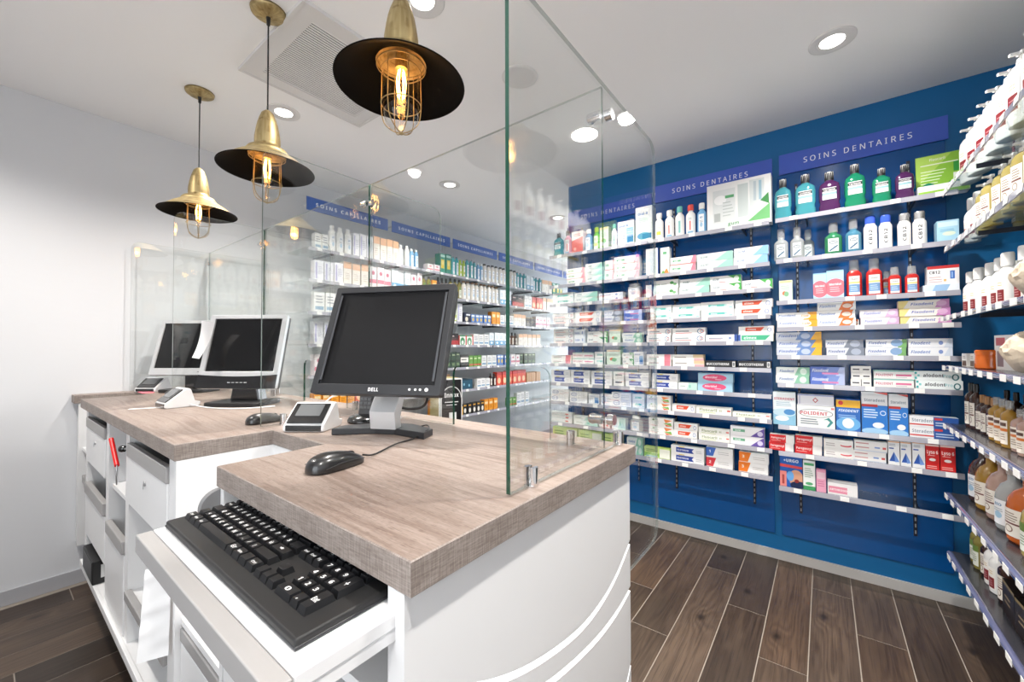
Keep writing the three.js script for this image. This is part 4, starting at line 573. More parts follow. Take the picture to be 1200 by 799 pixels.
for (const b of BAYSPEC) {
  const [p0, p1] = [b.sign[0] - 0.012, b.sign[1] - 0.012];
  tag(mesh('shelving_back_panel', rb(p1 - p0, b.signY - 0.212, 0.012, 0.002, (p0 + p1) / 2, (b.signY + 0.088) / 2, BLUE_Z + 0.007), M.bluePanel), 'royal blue back panel behind the ' + b.bay, 'panel', 'royal blue back panels');
  const s = thing('shelf_sign', 'blue header sign with white lettering over the ' + b.bay, 'sign', [(b.sign[0] + b.sign[1]) / 2, b.signY, BLUE_Z + 0.012], 0, 'blue dental header signs');
  const w = b.sign[1] - b.sign[0];
  mesh('board', bx(w, 0.118, 0.008), std({ color: 0x4462c6, roughness: 0.3 }), s);
  mesh('lettering', new THREE.PlaneGeometry(w - 0.004, 0.114).translate(0, 0, 0.0045), dentalMat, s);
  for (const x of b.ups) {
    const u = thing('slotted_upright', 'slotted metal upright between shelves of the ' + b.bay, 'upright', [x, 0.3, PANEL_Z], 0, 'slotted uprights, ' + b.bay);
    mesh('rail', bx(0.013, 1.9, 0.007, 0, 0.95, 0.0035), M.standard, u);
    const g = []; for (let y = 0.02; y < 1.88; y += 0.032) g.push(bx(0.005, 0.017, 0.001, 0, y, 0.0075));
    const m = mesh('slot', merge(...g), M.slot, u); m.userData.kind = 'stuff';
  }
  b.ys.forEach((y, i) => {
    const where = ORD[i] + ' shelf, ' + b.bay;
    wallShelf('wall_shelf', [(b.x0 + b.x1) / 2, y, BLUE_Z + 0.014 + SHELF_D], 0, b.x1 - b.x0, SHELF_D, 'glass wall shelf with pale ticket strip, ' + where, 'dental wall shelves', M.strip, TAGS[i % 4], '');
    const row = BAYS[b.id][i];
    row.forEach(([kind, x, w, h, n], q) => { // look-alikes on one shelf are told apart by the different goods they touch
      const other = (e) => (e && e[0] !== kind ? e[0] : null), alike = row.filter((e) => e[0] === kind).length > 1, a = other(row[q - 1]), c = other(row[q + 1]);
      const near = !alike ? '' : a ? 'beside ' + short(a) : c ? 'beside ' + short(c) : row[q - 1] && row[q + 1] ? 'between its look-alikes' : 'at the shelf end';
      stackOf(kind, [x, y + 0.0065, -2.712], 0, w, h, n, where, near);
    });
  });
}
// second layer: goods that lie on or stand behind the front row
stackOf('lid_box', [-0.039, 0.815 + 0.0065 + 0.117, -2.715], 0, 0.155, 0.058, 1, 'seventh shelf, corner dental bay');
put('rinse_clear', [-0.062, 1.7365, -2.79], 0, 0.062, 0.172, 'back row, second shelf, corner dental bay');
put('red_small', [0.262, 1.5065, -2.79], 0, 0.052, 0.13, 'back row, third shelf, corner dental bay');
put('cb_base', [0.437, 1.5065, -2.712], 0, 0.118, 0.034, 'third shelf, corner dental bay', '', 0.1);
put('cb_box', [0.446, 1.541, -2.722], 0, 0.104, 0.088, 'third shelf, corner dental bay', '', 0.06);
put('fix_orange', [0.118, 1.3595, -2.775], 0, 0.06, 0.036, 'back row, fourth shelf, corner dental bay');
// leaflet display at the end of the top shelf
{
  const d = thing('leaflet_display', 'lime green leaflet display with rinse samples, top shelf, corner dental bay', 'display', [0.452, 1.9665, -2.745]);
  const c = document.createElement('canvas'); c.width = 320; c.height = 300; const q = c.getContext('2d');
  q.fillStyle = '#8fc63a'; q.fillRect(0, 0, 320, 300); q.fillStyle = '#b4d95c'; q.beginPath(); q.moveTo(0, 0); q.lineTo(240, 0); q.lineTo(0, 220); q.fill();
  q.fillStyle = '#eef6dc'; q.font = 'bold 26px sans-serif'; q.fillText('Fluocaril', 90, 40); q.fillRect(30, 62, 250, 8); for (let i = 0; i < 5; i++) q.fillRect(30, 110 + i * 22, 170 - i * 14, 6); q.fillStyle = '#2f9a3a'; q.fillRect(250, 70, 36, 70); q.fillStyle = '#e8efe0'; q.fillRect(248, 150, 40, 60);
  const t = new THREE.CanvasTexture(c); t.colorSpace = THREE.SRGBColorSpace; t.magFilter = THREE.LinearFilter;
  const limeCard = std({ color: lin(0.28, 0.55, 0.05), roughness: 0.5 });
  mesh('header_card', bx(0.165, 0.205, 0.004, 0, 0.1075, -0.03).rotateX(-0.04), limeCard, d);
  mesh('print', new THREE.PlaneGeometry(0.161, 0.2).translate(0, 0.1075, -0.0275).rotateX(-0.04), std({ map: t, roughness: 0.5 }), d);
  mesh('tray', merge(bx(0.17, 0.045, 0.003, 0, 0.0225, 0.03), bx(0.003, 0.045, 0.06, -0.0835, 0.0225, 0), bx(0.003, 0.045, 0.06, 0.0835, 0.0225, 0), bx(0.17, 0.003, 0.06, 0, 0.0015, 0)), M.whitePlastic, d);
  mesh('tray_band', bx(0.166, 0.016, 0.001, 0, 0.01, 0.0322), limeCard, d);
  for (const x of [-0.045, 0.04]) mesh('sample_bottle', lathe([[0.001, 0], [0.024, 0], [0.024, 0.03], [0.02, 0.05], [0.009, 0.058], [0.001, 0.058]], 18).translate(x, 0.004, 0.004), P.green, d);
}

// ---------------------------------------------------------------- hair-care wall: signs, shelves and goods along the white wall
const hairMat = std({ map: signTex('SOINS CAPILLAIRES', '#1f5cb4', 'bold 66px'), roughness: 0.3 });
const hairY = [1.96, 1.735, 1.507, 1.277, 1.055, 0.832, 0.58];
const HX = -2.85;
for (let i = 0; i < 6; i++) {
  const z0 = -1.44 - i * 0.743, w = 0.70;
  const s = thing('shelf_sign', ['blue hair-care header sign at the plain wall end', 'second blue hair-care header sign from the plain wall end', 'third blue hair-care header sign from the plain wall end', 'fourth blue hair-care header sign from the plain wall end', 'fifth blue hair-care header sign from the plain wall end', 'last blue hair-care header sign, deep in the shop'][i], 'sign', [-3.0, 2.325, z0 - w / 2], Math.PI / 2, 'blue hair-care header signs');
  mesh('board', bx(w, 0.098, 0.008), std({ color: 0x1f5cb4, roughness: 0.3 }), s);
  mesh('lettering', new THREE.PlaneGeometry(w - 0.004, 0.094).translate(0, 0, 0.0045), hairMat, s);
  for (const q of [-0.28, 0.28]) mesh('wall_arm', bx(0.012, 0.012, 0.196, q, 0.03, -0.102), M.whitePlastic, s);
}
for (let i = 0; i < 4; i++) {
  const z0 = -1.38 - i * 1.0;
  hairY.forEach((y, j) => wallShelf('gondola_shelf', [HX, y, z0 - 0.495], Math.PI / 2, 0.985, 0.33, 'glass shelf on the white wall, ' + ORD[j] + ' shelf, hair-care bay ' + ['beside the counter', 'with teal bottles', 'with vitamin boxes', 'deep in the shop'][i], 'hair-care wall shelves', M.strip, [-0.42, -0.25, -0.08, 0.1, 0.27, 0.43], ''));
}
// runs of goods: [kind, width, height, how many], from the plain wall end into the shop
const RUNS = [
  [['grey_small', 0.05, 0.10, 2], ['white_tall', 0.06, 0.19, 3], ['pastel_b', 0.055, 0.16, 3], ['pastel_a', 0.06, 0.17, 4], ['white_tall', 0.055, 0.16, 2], ['blue_tall', 0.05, 0.15, 2], [0, 0.09], ['pastel_c', 0.07, 0.06, 2], ['green_gold', 0.075, 0.18, 2], ['teal_tall', 0.05, 0.17, 2], ['lime_tall', 0.045, 0.15, 2], ['teal_tall', 0.05, 0.22, 3], ['blue_tall', 0.05, 0.16, 2], ['white_darkcap', 0.062, 0.20, 9], ['teal_tall', 0.06, 0.17, 3], ['pastel_d', 0.07, 0.15, 2], ['teal_tall', 0.06, 0.16, 3], ['pastel_a', 0.08, 0.15, 3], ['green_gold', 0.09, 0.14, 3]],
  [['pastel_b', 0.07, 0.13, 3], ['pastel_a', 0.07, 0.15, 3], ['pastel_c', 0.065, 0.15, 3], ['pastel_d', 0.065, 0.16, 3], ['pastel_c', 0.06, 0.16, 2], ['leaf_tall', 0.055, 0.15, 2], ['orange_pack', 0.055, 0.13, 1], ['dark_bottle', 0.05, 0.16, 3], ['leaf_tall', 0.055, 0.17, 3], ['white_browncap', 0.062, 0.175, 9], ['pastel_d', 0.07, 0.15, 3], ['dark_red', 0.12, 0.12, 2], ['grey_small', 0.08, 0.13, 2], ['red_orange', 0.08, 0.13, 3], ['pastel_a', 0.08, 0.14, 3]],
  [['grey_small', 0.08, 0.13, 6], ['pastel_d', 0.07, 0.15, 4], ['pastel_b', 0.07, 0.14, 4], ['white_tall', 0.055, 0.16, 2], ['lime_tall', 0.05, 0.17, 4], ['pastel_b', 0.07, 0.16, 1], [0, 0.02], ['navy_pack', 0.10, 0.09, 1], ['blue_kid', 0.06, 0.08, 5], ['orange_pack', 0.07, 0.12, 2], ['grey_small', 0.08, 0.10, 3], ['pastel_a', 0.08, 0.12, 3], ['dark_box', 0.1, 0.1, 2], ['pastel_c', 0.08, 0.12, 4]],
  [['pastel_b', 0.07, 0.14, 5], ['grey_small', 0.08, 0.12, 5], ['pastel_a', 0.07, 0.15, 4], ['lime_tall', 0.05, 0.15, 4], ['dark_red', 0.15, 0.10, 1], ['green_white', 0.10, 0.085, 2], ['grey_small', 0.08, 0.10, 3], ['pastel_d', 0.08, 0.12, 4], ['dark_bottle', 0.06, 0.13, 3], ['pastel_a', 0.09, 0.12, 5]],
  [['pastel_c', 0.07, 0.13, 6], ['orange_pack', 0.06, 0.12, 3], ['pastel_d', 0.07, 0.13, 7], ['dark_green', 0.06, 0.13, 5], ['white_black', 0.12, 0.11, 1], ['green_lime', 0.06, 0.10, 3], ['grey_small', 0.08, 0.1, 3], ['blue_kid', 0.06, 0.1, 4], ['pastel_c', 0.08, 0.1, 2], ['dark_green', 0.08, 0.11, 4]],
  [['orange_pack', 0.06, 0.08, 5], ['red_orange', 0.08, 0.08, 4], ['yellow_pack', 0.08, 0.08, 6], ['tan_box', 0.11, 0.10, 1], [0, 0.12], ['teal_tray', 0.26, 0.085, 1], [0, 0.05], ['grey_small', 0.07, 0.08, 3], ['dark_bottle', 0.05, 0.12, 2], ['red_orange', 0.09, 0.13, 6], ['tan_box', 0.1, 0.1, 3]],
  [[0, 1.1], ['orange_pack', 0.06, 0.16, 2], ['yellow_pack', 0.09, 0.07, 3], ['black_white', 0.06, 0.09, 5], ['orange_pack', 0.07, 0.1, 3], [0, 0.2], ['green_lime', 0.07, 0.08, 2], ['grey_small', 0.08, 0.12, 3]],
];
RUNS.forEach((run, j) => {
  let z = -1.44;
  for (const [kind, w, h = 0, n = 0] of run) {
    if (!kind) { z -= w; continue; }
    for (let k = 0; k < n && z > -5.3; k++) {
      const hh = Math.min(h * 1.16, j === 6 ? 0.3 : 0.198) * (0.96 + rnd() * 0.05);
      put(kind, [HX - 0.022 - rnd() * 0.012, hairY[j] + 0.0065, z - w / 2], Math.PI / 2, w * 0.94, hh, ORD[j] + ' shelf, hair-care wall', '', Math.min(KIND[kind].depth ?? 0.06, 0.28));
      z -= w + 0.004;
    }
  }
});
put('tan_box', [HX - 0.03, 0.9395, -2.72], Math.PI / 2, 0.10, 0.06, 'stacked on another, sixth shelf, hair-care wall');
// white end panel of the gondola and a hanging card of earphones beside the counter
{
  const c = document.createElement('canvas'); c.width = 128; c.height = 384; const q = c.getContext('2d');
  q.fillStyle = '#17171a'; q.fillRect(0, 0, 128, 384); q.strokeStyle = '#dcdcdc'; q.lineWidth = 5; q.beginPath(); q.arc(64, 100, 62, Math.PI, 0); q.stroke(); q.fillStyle = '#f2f2f2'; q.font = 'bold 34px sans-serif'; q.textAlign = 'center'; q.fillText('Innox', 64, 96); q.fillRect(20, 120, 88, 5); q.fillRect(30, 136, 68, 4);
  const t = new THREE.CanvasTexture(c); t.colorSpace = THREE.SRGBColorSpace; t.magFilter = THREE.LinearFilter;
  const d = thing('card_display_stand', 'black-faced card display box with two white hang tags beyond the glass screen', 'display', [-1.66, 0, -1.60], 1.15);
  mesh('post', bx(0.05, 0.68, 0.05, 0, 0.34, -0.09), M.whitePlastic, d);
  mesh('base', rb(0.24, 0.02, 0.26, 0.006, 0, 0.01, -0.09), M.whitePlastic, d);
  mesh('box', bx(0.13, 0.40, 0.17, 0, 0.88, -0.086), std({ color: lin(0.30, 0.24, 0.08), roughness: 0.35 }), d);
  mesh('rim', bx(0.134, 0.404, 0.01, 0, 0.88, 0), M.whitePlastic, d);
  mesh('print', new THREE.PlaneGeometry(0.116, 0.39).translate(0.004, 0.88, 0.0055), std({ map: t, roughness: 0.4 }), d);
  for (const y of [0.86, 0.75]) mesh('hang_tag', bx(0.042, 0.066, 0.002, 0.01, y, 0.008), M.whitePlastic, d);
}

// ---------------------------------------------------------------- side shelving at the corner
const sideY = [1.946, 1.69, 1.379, 1.16, 0.90, 0.59, 0.33], SX = 0.443, SZ0 = -2.655, SZ1 = -0.85;
tag(mesh('shelving_back_panel', span(WALL_R - 0.012, WALL_R, 0.15, 2.3, -2.86, SZ1), M.navyPanel), 'dark blue back panel behind the side shelving', 'panel');
for (const z of [-2.4, -1.75, -1.1]) {
  const u = thing('slotted_upright', 'slotted metal upright behind the side shelving', 'upright', [WALL_R - 0.012, 0.3, z], -Math.PI / 2, 'side shelving uprights');
  mesh('rail', bx(0.013, 1.9, 0.007, 0, 0.95, 0.0035), M.standard, u);
}
sideY.forEach((y, j) => wallShelf('side_shelf', [SX, y, (SZ0 + SZ1) / 2], -Math.PI / 2, SZ1 - SZ0, 0.34, 'deep glass side shelf with ' + (j > 1 ? 'navy' : 'clear') + ' tag rail, ' + ORD[j] + ' shelf, side shelving', 'side shelves', j > 1 ? M.stripNavy : M.strip, Array.from({ length: 17 }, (_, k) => -0.47 + k * 0.0585 + (rnd() - 0.5) * 0.016), j > 1 ? 'navy' : ''));
const SIDE = [
  [['pump_wine', 0.092, 0.235, 14, 0.022]],
  [['white_wine', 0.062, 0.19, 2, 0.03], ['pump_amber', 0.075, 0.195, 7, 0.03], ['grey_small', 0.10, 0.16, 2, 0.012], ['pastel_d', 0.09, 0.17, 1, 0.02], ['orange_pack', 0.10, 0.13, 1, 0.02], ['pastel_b', 0.09, 0.17, 3, 0.015]],
  [['white_wine', 0.062, 0.185, 6, 0.052], [0, 0.36], ['grey_small', 0.10, 0.15, 3, 0.012], ['pastel_a', 0.10, 0.14, 2, 0.015], ['pastel_d', 0.10, 0.16, 3, 0.015]],
  [['brown_top', 0.062, 0.055, 4, 0.006], [0, 0.16], [0, 0.46], ['pastel_a', 0.08, 0.15, 4, 0.02], ['grey_small', 0.09, 0.14, 4, 0.02]],
  [['dark_bottle', 0.05, 0.19, 2, 0.012], ['brown_bottle', 0.052, 0.15, 3, 0.012], ['amber_bottle', 0.055, 0.16, 3, 0.012], ['orange_bottle', 0.058, 0.14, 3, 0.012], ['clear_bottle', 0.06, 0.15, 4, 0.016], ['pastel_a', 0.09, 0.15, 5, 0.02]],
  [['round_dark', 0.10, 0.25, 1, 0.01], ['round_amber', 0.10, 0.25, 1, 0.01], ['round_pink', 0.105, 0.25, 1, 0.012], ['round_clear', 0.10, 0.24, 1, 0.01], ['round_orange', 0.125, 0.25, 1, 0.02], ['round_yellow', 0.11, 0.24, 2, 0.02], ['round_green', 0.11, 0.24, 3, 0.03]],
  [['green_bottle', 0.055, 0.17, 2, 0.012], ['brown_bottle', 0.055, 0.16, 1, 0.012], ['white_wine', 0.06, 0.18, 2, 0.012], ['dark_bottle', 0.07, 0.17, 1, 0.01], ['dark_box', 0.13, 0.11, 2, 0.012], ['cream_box', 0.12, 0.12, 4, 0.02], ['dark_box', 0.13, 0.11, 2, 0.02]],
];
SIDE.forEach((run, j) => {
  let z = SZ0 + 0.055;
  for (const [kind, w, h = 0, n = 0, gap = 0] of run) {
    if (!kind) { z += w; continue; }
    for (let k = 0; k < n && z + w < SZ1 - 0.02; k++) { put(kind, [SX + 0.035 + rnd() * 0.012, sideY[j] + 0.0065, z + w / 2], -Math.PI / 2 + (rnd() - 0.5) * 0.1 + (KIND[kind].carton ? 0 : 0.3), w, h, ORD[j] + ' shelf, side shelving'); z += w + gap; }
  }
});
// second row on the deep side shelves
for (const [kind, j, zs, w, h, x] of [['pump_wine', 0, [-2.55, -2.42, -2.29, -2.16, -2.03, -1.9], 0.075, 0.22, 0.59], ['pump_amber', 1, [-2.4, -2.28, -2.16, -2.04, -1.92], 0.07, 0.185, 0.58], ['white_wine', 2, [-2.5, -2.39, -2.27, -2.15, -2.03], 0.06, 0.19, 0.56], ['dark_bottle', 4, [-2.5, -2.4, -2.3, -2.2, -2.1], 0.05, 0.17, 0.56]])
  for (const z of zs) put(kind, [x, sideY[j] + 0.0065, z], -Math.PI / 2, w, h, 'back row, ' + ORD[j] + ' shelf, side shelving');
put('ribbon_box', [0.52, 1.1665, -2.13], -Math.PI / 2 + 0.15, 0.28, 0.125, 'fourth shelf, side shelving', '', 0.1);
// orange tub and two beige net sponges
{
  const j = thing('orange_tub', 'squat translucent orange tub on the fourth side shelf', 'tub', [0.50, 1.1665, -2.305]);
  mesh('tub', lathe([[0.001, 0], [0.042, 0], [0.045, 0.005], [0.043, 0.05], [0.036, 0.056]], 24), P.orange, j); mesh('lid', lathe([[0.044, 0.052], [0.044, 0.068], [0.04, 0.072], [0.001, 0.072]], 24), P.orange, j);
  const sponge = (pos, r, lab) => {
    const s = thing('bath_sponge', lab, 'sponge', pos, 0, 'beige bath sponges'); const g = new THREE.IcosahedronGeometry(1, 5), p = g.attributes.position;
    for (let i = 0; i < p.count; i++) { const x = p.getX(i), y = p.getY(i), z = p.getZ(i), k = 1 + 0.07 * Math.sin(9 * x + 4 * y) * Math.cos(8 * z - 5 * y) + 0.03 * Math.sin(23 * (x + z)); p.setXYZ(i, x * r * k, Math.max(-0.9 * r, y * r * 0.9 * k) + 0.9 * r, z * r * k); }
    g.computeVertexNormals(); mesh('net', g, M.tanSuede, s); mesh('loop', new THREE.TorusGeometry(0.018, 0.0025, 6, 16).translate(0, 1.8 * r + 0.014, 0), M.whitePlastic, s);
  };
  sponge([0.515, 1.3855, -1.83], 0.075, 'beige net bath sponge beside white bottles, third side shelf'); sponge([0.50, 1.1665, -1.86], 0.075, 'beige net bath sponge beside ribboned gift carton, fourth side shelf');
}

// ---------------------------------------------------------------- counter: worktop with staff-side notches
function splitExtrude(g) { // caps and sides of an ExtrudeGeometry as two geometries
  const out = [[], []];
  for (const gr of g.groups) out[gr.materialIndex].push([gr.start, gr.count]);
  return out.map((ranges) => {
    const n = ranges.reduce((a, r) => a + r[1], 0), o = new THREE.BufferGeometry();
    for (const k of ['position', 'normal', 'uv']) { const s = g.attributes[k], w = s.itemSize, d = new Float32Array(n * w); let at = 0; for (const [a, c] of ranges) { d.set(s.array.subarray(a * w, (a + c) * w), at); at += c * w; } o.setAttribute(k, new THREE.BufferAttribute(d, w)); }
    return o;
  });
}
const poly = (pts) => { const s = new THREE.Shape(); pts.forEach((p, i) => (i ? s.lineTo(p[0], p[1]) : s.moveTo(p[0], p[1]))); s.closePath(); return s; };
const TOP_T = 0.042, CF = -0.297, CB = -0.985;   // worktop thickness, staff edge, customer edge
{
  const outline = [[-0.372, CF], [-0.992, CF], [-1.0, -0.527], [-1.297, -0.527], [-1.297, CF], [-2.87, CF], [-2.87, -0.54], [-3.10, -0.54], [-3.10, CF], [WALL_L + 0.001, CF], [WALL_L + 0.001, CB], [-0.372, CB]];
  const g = new THREE.ExtrudeGeometry(poly(outline.map(([x, z]) => [x, -z])), { depth: TOP_T - 0.003, bevelEnabled: true, bevelThickness: 0.0015, bevelSize: 0.0015, bevelOffset: -0.0015, bevelSegments: 1 }).rotateX(-Math.PI / 2).translate(0, WORK - TOP_T + 0.0015, 0);
  const [caps, sides] = splitExtrude(g);
  const t = thing('counter_worktop', 'long oak-look counter top with notches on the staff side', 'worktop');
  mesh('surface', metreUV(caps, 'x', 'z'), M.oak, t); mesh('edge_band', boxUV(sides), M.linen, t);
}
// near cabinet: white, curved lit grooves on its end panel, pull-out keyboard drawer above a door
const UNDER = WORK - TOP_T;
{
  const c = thing('counter_cabinet', 'white counter cabinet with curved light grooves on its end panel', 'cabinet');
  const X = -0.385, TH = 0.02, z0 = -0.302, z1 = -0.978, zi = -0.945;
  // groove centre lines y(z), from the staff side to the customer side
  const curve = (pts) => { const cv = new THREE.CatmullRomCurve3(pts.map(([z, y]) => new THREE.Vector3(z, y, 0))), a = cv.getPoints(80); return (z) => { for (let i = 0; i < a.length - 1; i++) if ((a[i].x - z) * (a[i + 1].x - z) <= 0) { const t = (z - a[i].x) / ((a[i + 1].x - a[i].x) || 1); return a[i].y + t * (a[i + 1].y - a[i].y); } return a[a.length - 1].y; }; };
  const cs = [curve([[-0.29, 0.86], [-0.459, 0.766], [-0.596, 0.720], [-0.755, 0.698], [-0.883, 0.722], [-1.0, 0.785]]), curve([[-0.29, 0.80], [-0.45, 0.725], [-0.609, 0.669], [-0.794, 0.640], [-0.9, 0.643], [-1.0, 0.664]]), curve([[-0.29, 0.44], [-0.5, 0.375], [-0.7, 0.355], [-0.86, 0.385], [-0.953, 0.448], [-1.0, 0.51]])];
  const HW = 0.0058, N = 40, zs = Array.from({ length: N + 1 }, (_, i) => z0 + (z1 - z0) * i / N);
  const seg = (top, bot) => { const a = zs.map((z) => [-z, top(z)]), b = zs.map((z) => [-z, bot(z)]).reverse(); return new THREE.ExtrudeGeometry(poly([...b.reverse(), ...a.reverse()]), { depth: TH, bevelEnabled: false }).rotateY(Math.PI / 2).translate(X - TH, 0, 0); };
  const edges = [() => UNDER, ...cs, () => 0.06];
  for (let i = 0; i < 4; i++) mesh('end_panel_segment', seg((z) => edges[i](z) - (i ? HW : 0), (z) => edges[i + 1](z) + (i < 3 ? HW : 0)), M.lam, c);
  for (const f of cs) mesh('light_strip', new THREE.ExtrudeGeometry(poly([...zs.map((z) => [-z, f(z) - HW]), ...zs.map((z) => [-z, f(z) + HW]).reverse()]), { depth: TH - 0.006, bevelEnabled: false }).rotateY(Math.PI / 2).translate(X - TH, 0, 0), M.led, c);
  mesh('front_stile', span(X - 0.016, X, 0.06, UNDER, z0 + 0.0, z0 + 0.004), M.lam, c);
  mesh('inner_panel', span(X - TH - 0.016, X - TH - 0.001, 0.2, UNDER, z0, zi), M.lam, c);
  mesh('cable_cap', merge(cy(0.037, 0.037, 0.016, 0, 0, 0, 36), cy(0.026, 0.03, 0.006, 0, 0.011, 0, 36)).rotateZ(Math.PI / 2).translate(-0.994, 0.926, -0.305), std({ color: lin(0.2, 0.2, 0.205), roughness: 0.35 }), c);
  mesh('side_panel', span(-0.985, -0.967, 0.2, UNDER, z0, zi), M.lam, c);
  mesh('drawer_floor', span(-0.966, X - TH - 0.017, 0.79, 0.806, z0 - 0.01, zi), M.lam, c);
  mesh('door', rb(0.54, 0.5, 0.018, 0.002, -0.695, 0.53, z0 - 0.01), M.lam, c);
  mesh('bottom_board', span(X - TH - 0.017, -0.985, 0.22, 0.238, z0, zi), M.lam, c);
}
{
  const f = thing('counter_front_panel', 'plain white customer-side panel of the counter', 'panel');
  mesh('panel', span(-0.406, WALL_L + 0.003, 0.06, UNDER, -0.978, -0.961), M.lam, f);
  mesh('plinth', span(-0.406, WALL_L + 0.003, 0, 0.06, -0.972, -0.96), M.plinth, f);
}
// keyboard drawer, pulled out
{
  const d = thing('pull_out_keyboard_tray', 'white pull-out keyboard tray with grey front rail', 'tray');
  mesh('tray_board', rb(0.52, 0.018, 0.47, 0.002, -0.665, 0.929, -0.42), M.whitePlastic, d);
  mesh('front_rail', rb(0.522, 0.030, 0.022, 0.002, -0.665, 0.9225, -0.173), M.greyLam, d);
  for (const x of [-0.932, -0.4125]) mesh('runner', span(x - 0.006, x + 0.006, 0.905, 0.932, -0.20, -0.75), M.whitePlastic, d);
}
// lower door under the notch, gable panel inside the notch
{
  const c = thing('notch_cabinet', 'narrow white cabinet with grey pull under the near worktop notch', 'cabinet');
  mesh('back_panel', span(-1.297, -0.987, 0.56, UNDER - 0.002, -0.531, -0.546), M.lam, c);
  mesh('gable', span(-1.31, -1.297, 0.2, UNDER, -0.302, -0.94), M.lam, c);
  mesh('ledge', span(-1.296, -0.987, 0.556, 0.572, -0.315, -0.53), M.lam, c);
  mesh('body', span(-1.296, -0.987, 0.22, 0.555, -0.335, -0.94), M.lam, c);
  mesh('door', rb(0.295, 0.29, 0.018, 0.002, -1.142, 0.37, -0.322), M.lam, c);
  mesh('pull', rb(0.295, 0.032, 0.022, 0.003, -1.142, 0.536, -0.322), M.greyLam, c);
}
// far cabinet with two lockable keyboard drawers, open bays and doors
{
  const c = thing('station_cabinet', 'long white station cabinet with grey pulls, open bays and two locked drawers', 'cabinet');
  const z = -0.315, zb = -0.945;
  const A = [-2.79, -2.32], B = [-2.26, -1.955], Cc = [-1.905, -1.415];
  for (const [a, b] of [[-2.84, A[0]], [A[1], B[0]], [B[1], Cc[0]], [Cc[1], -1.311]]) mesh('upright_panel', span(a, b, 0.225, UNDER, z, zb), M.lam, c);
  mesh('bottom_board', span(-2.84, -1.311, 0.222, 0.245, z + 0.004, zb), M.lam, c);
  mesh('base_rail', rb(1.53, 0.03, 0.012, 0.002, -2.075, 0.232, z + 0.01), M.lam, c);
  mesh('back_board', span(-2.84, -1.311, 0.225, UNDER, zb, zb - 0.012), M.lam, c);
  for (const [a, b] of [A, Cc]) {
    const w = b - a - 0.004, x = (a + b) / 2;
    const dr = mesh('drawer_front', rb(w, 0.157, 0.018, 0.002, x, 0.805, z - 0.004), M.lam, c);
    mesh('lock', merge(cy(0.008, 0.008, 0.004, 0, 0, 0, 16).rotateX(Math.PI / 2), bx(0.0025, 0.016, 0.002, 0, -0.008, 0.003)).translate(x + 0.01, 0.84, z + 0.007), M.steel, dr);
    mesh('pull', rb(w, 0.046, 0.016, 0.003, x, 0.907, z + 0.0).rotateX(0), M.greyLam, c);
    mesh('tray', span(a + 0.01, b - 0.01, 0.925, 0.937, z - 0.03, zb + 0.2), M.charcoal, c);
    mesh('shelf', span(a, b, 0.715, 0.724, z - 0.01, zb), M.lam, c);
  }
  mesh('pull', rb(A[1] - A[0] - 0.004, 0.05, 0.02, 0.003, (A[0] + A[1]) / 2, 0.60, z), M.greyLam, c);
  mesh('door', rb(A[1] - A[0] - 0.004, 0.19, 0.018, 0.002, (A[0] + A[1]) / 2, 0.475, z - 0.006), M.lam, c);
  mesh('shelf', span(B[0], B[1], 0.70, 0.716, z - 0.01, zb), M.lam, c);
  mesh('pull', rb(B[1] - B[0] - 0.004, 0.045, 0.02, 0.003, (B[0] + B[1]) / 2, 0.553, z), M.greyLam, c);
  mesh('door', rb(B[1] - B[0] - 0.004, 0.275, 0.018, 0.002, (B[0] + B[1]) / 2, 0.388, z - 0.006), M.lam, c);
  mesh('pull', rb(Cc[1] - Cc[0] - 0.004, 0.03, 0.02, 0.003, (Cc[0] + Cc[1]) / 2, 0.412, z), M.greyLam, c);
  mesh('shelf', span(Cc[0], Cc[1], 0.405, 0.42, z - 0.012, zb), M.lam, c);
  mesh('plinth', span(-2.80, -1.32, 0, 0.22, -0.56, zb), M.plinth, c);
  const e = thing('end_cabinet', 'narrow white end cabinet between counter notch and plain wall', 'cabinet');
  mesh('side_panel', span(-3.12, -3.105, 0.225, UNDER, z, zb), M.lam, e);
  mesh('body', span(WALL_L + 0.004, -3.121, 0.225, UNDER, z - 0.004, zb), M.lam, e);
  mesh('notch_back', span(-3.104, -2.872, 0.225, UNDER - 0.002, -0.55, -0.565), M.lam, e);
  mesh('shelf', span(-3.104, -2.845, 0.72, 0.735, -0.33, -0.549), M.lam, e); mesh('shelf', span(-3.104, -2.845, 0.555, 0.59, -0.33, -0.549), M.greyLam, e);
}
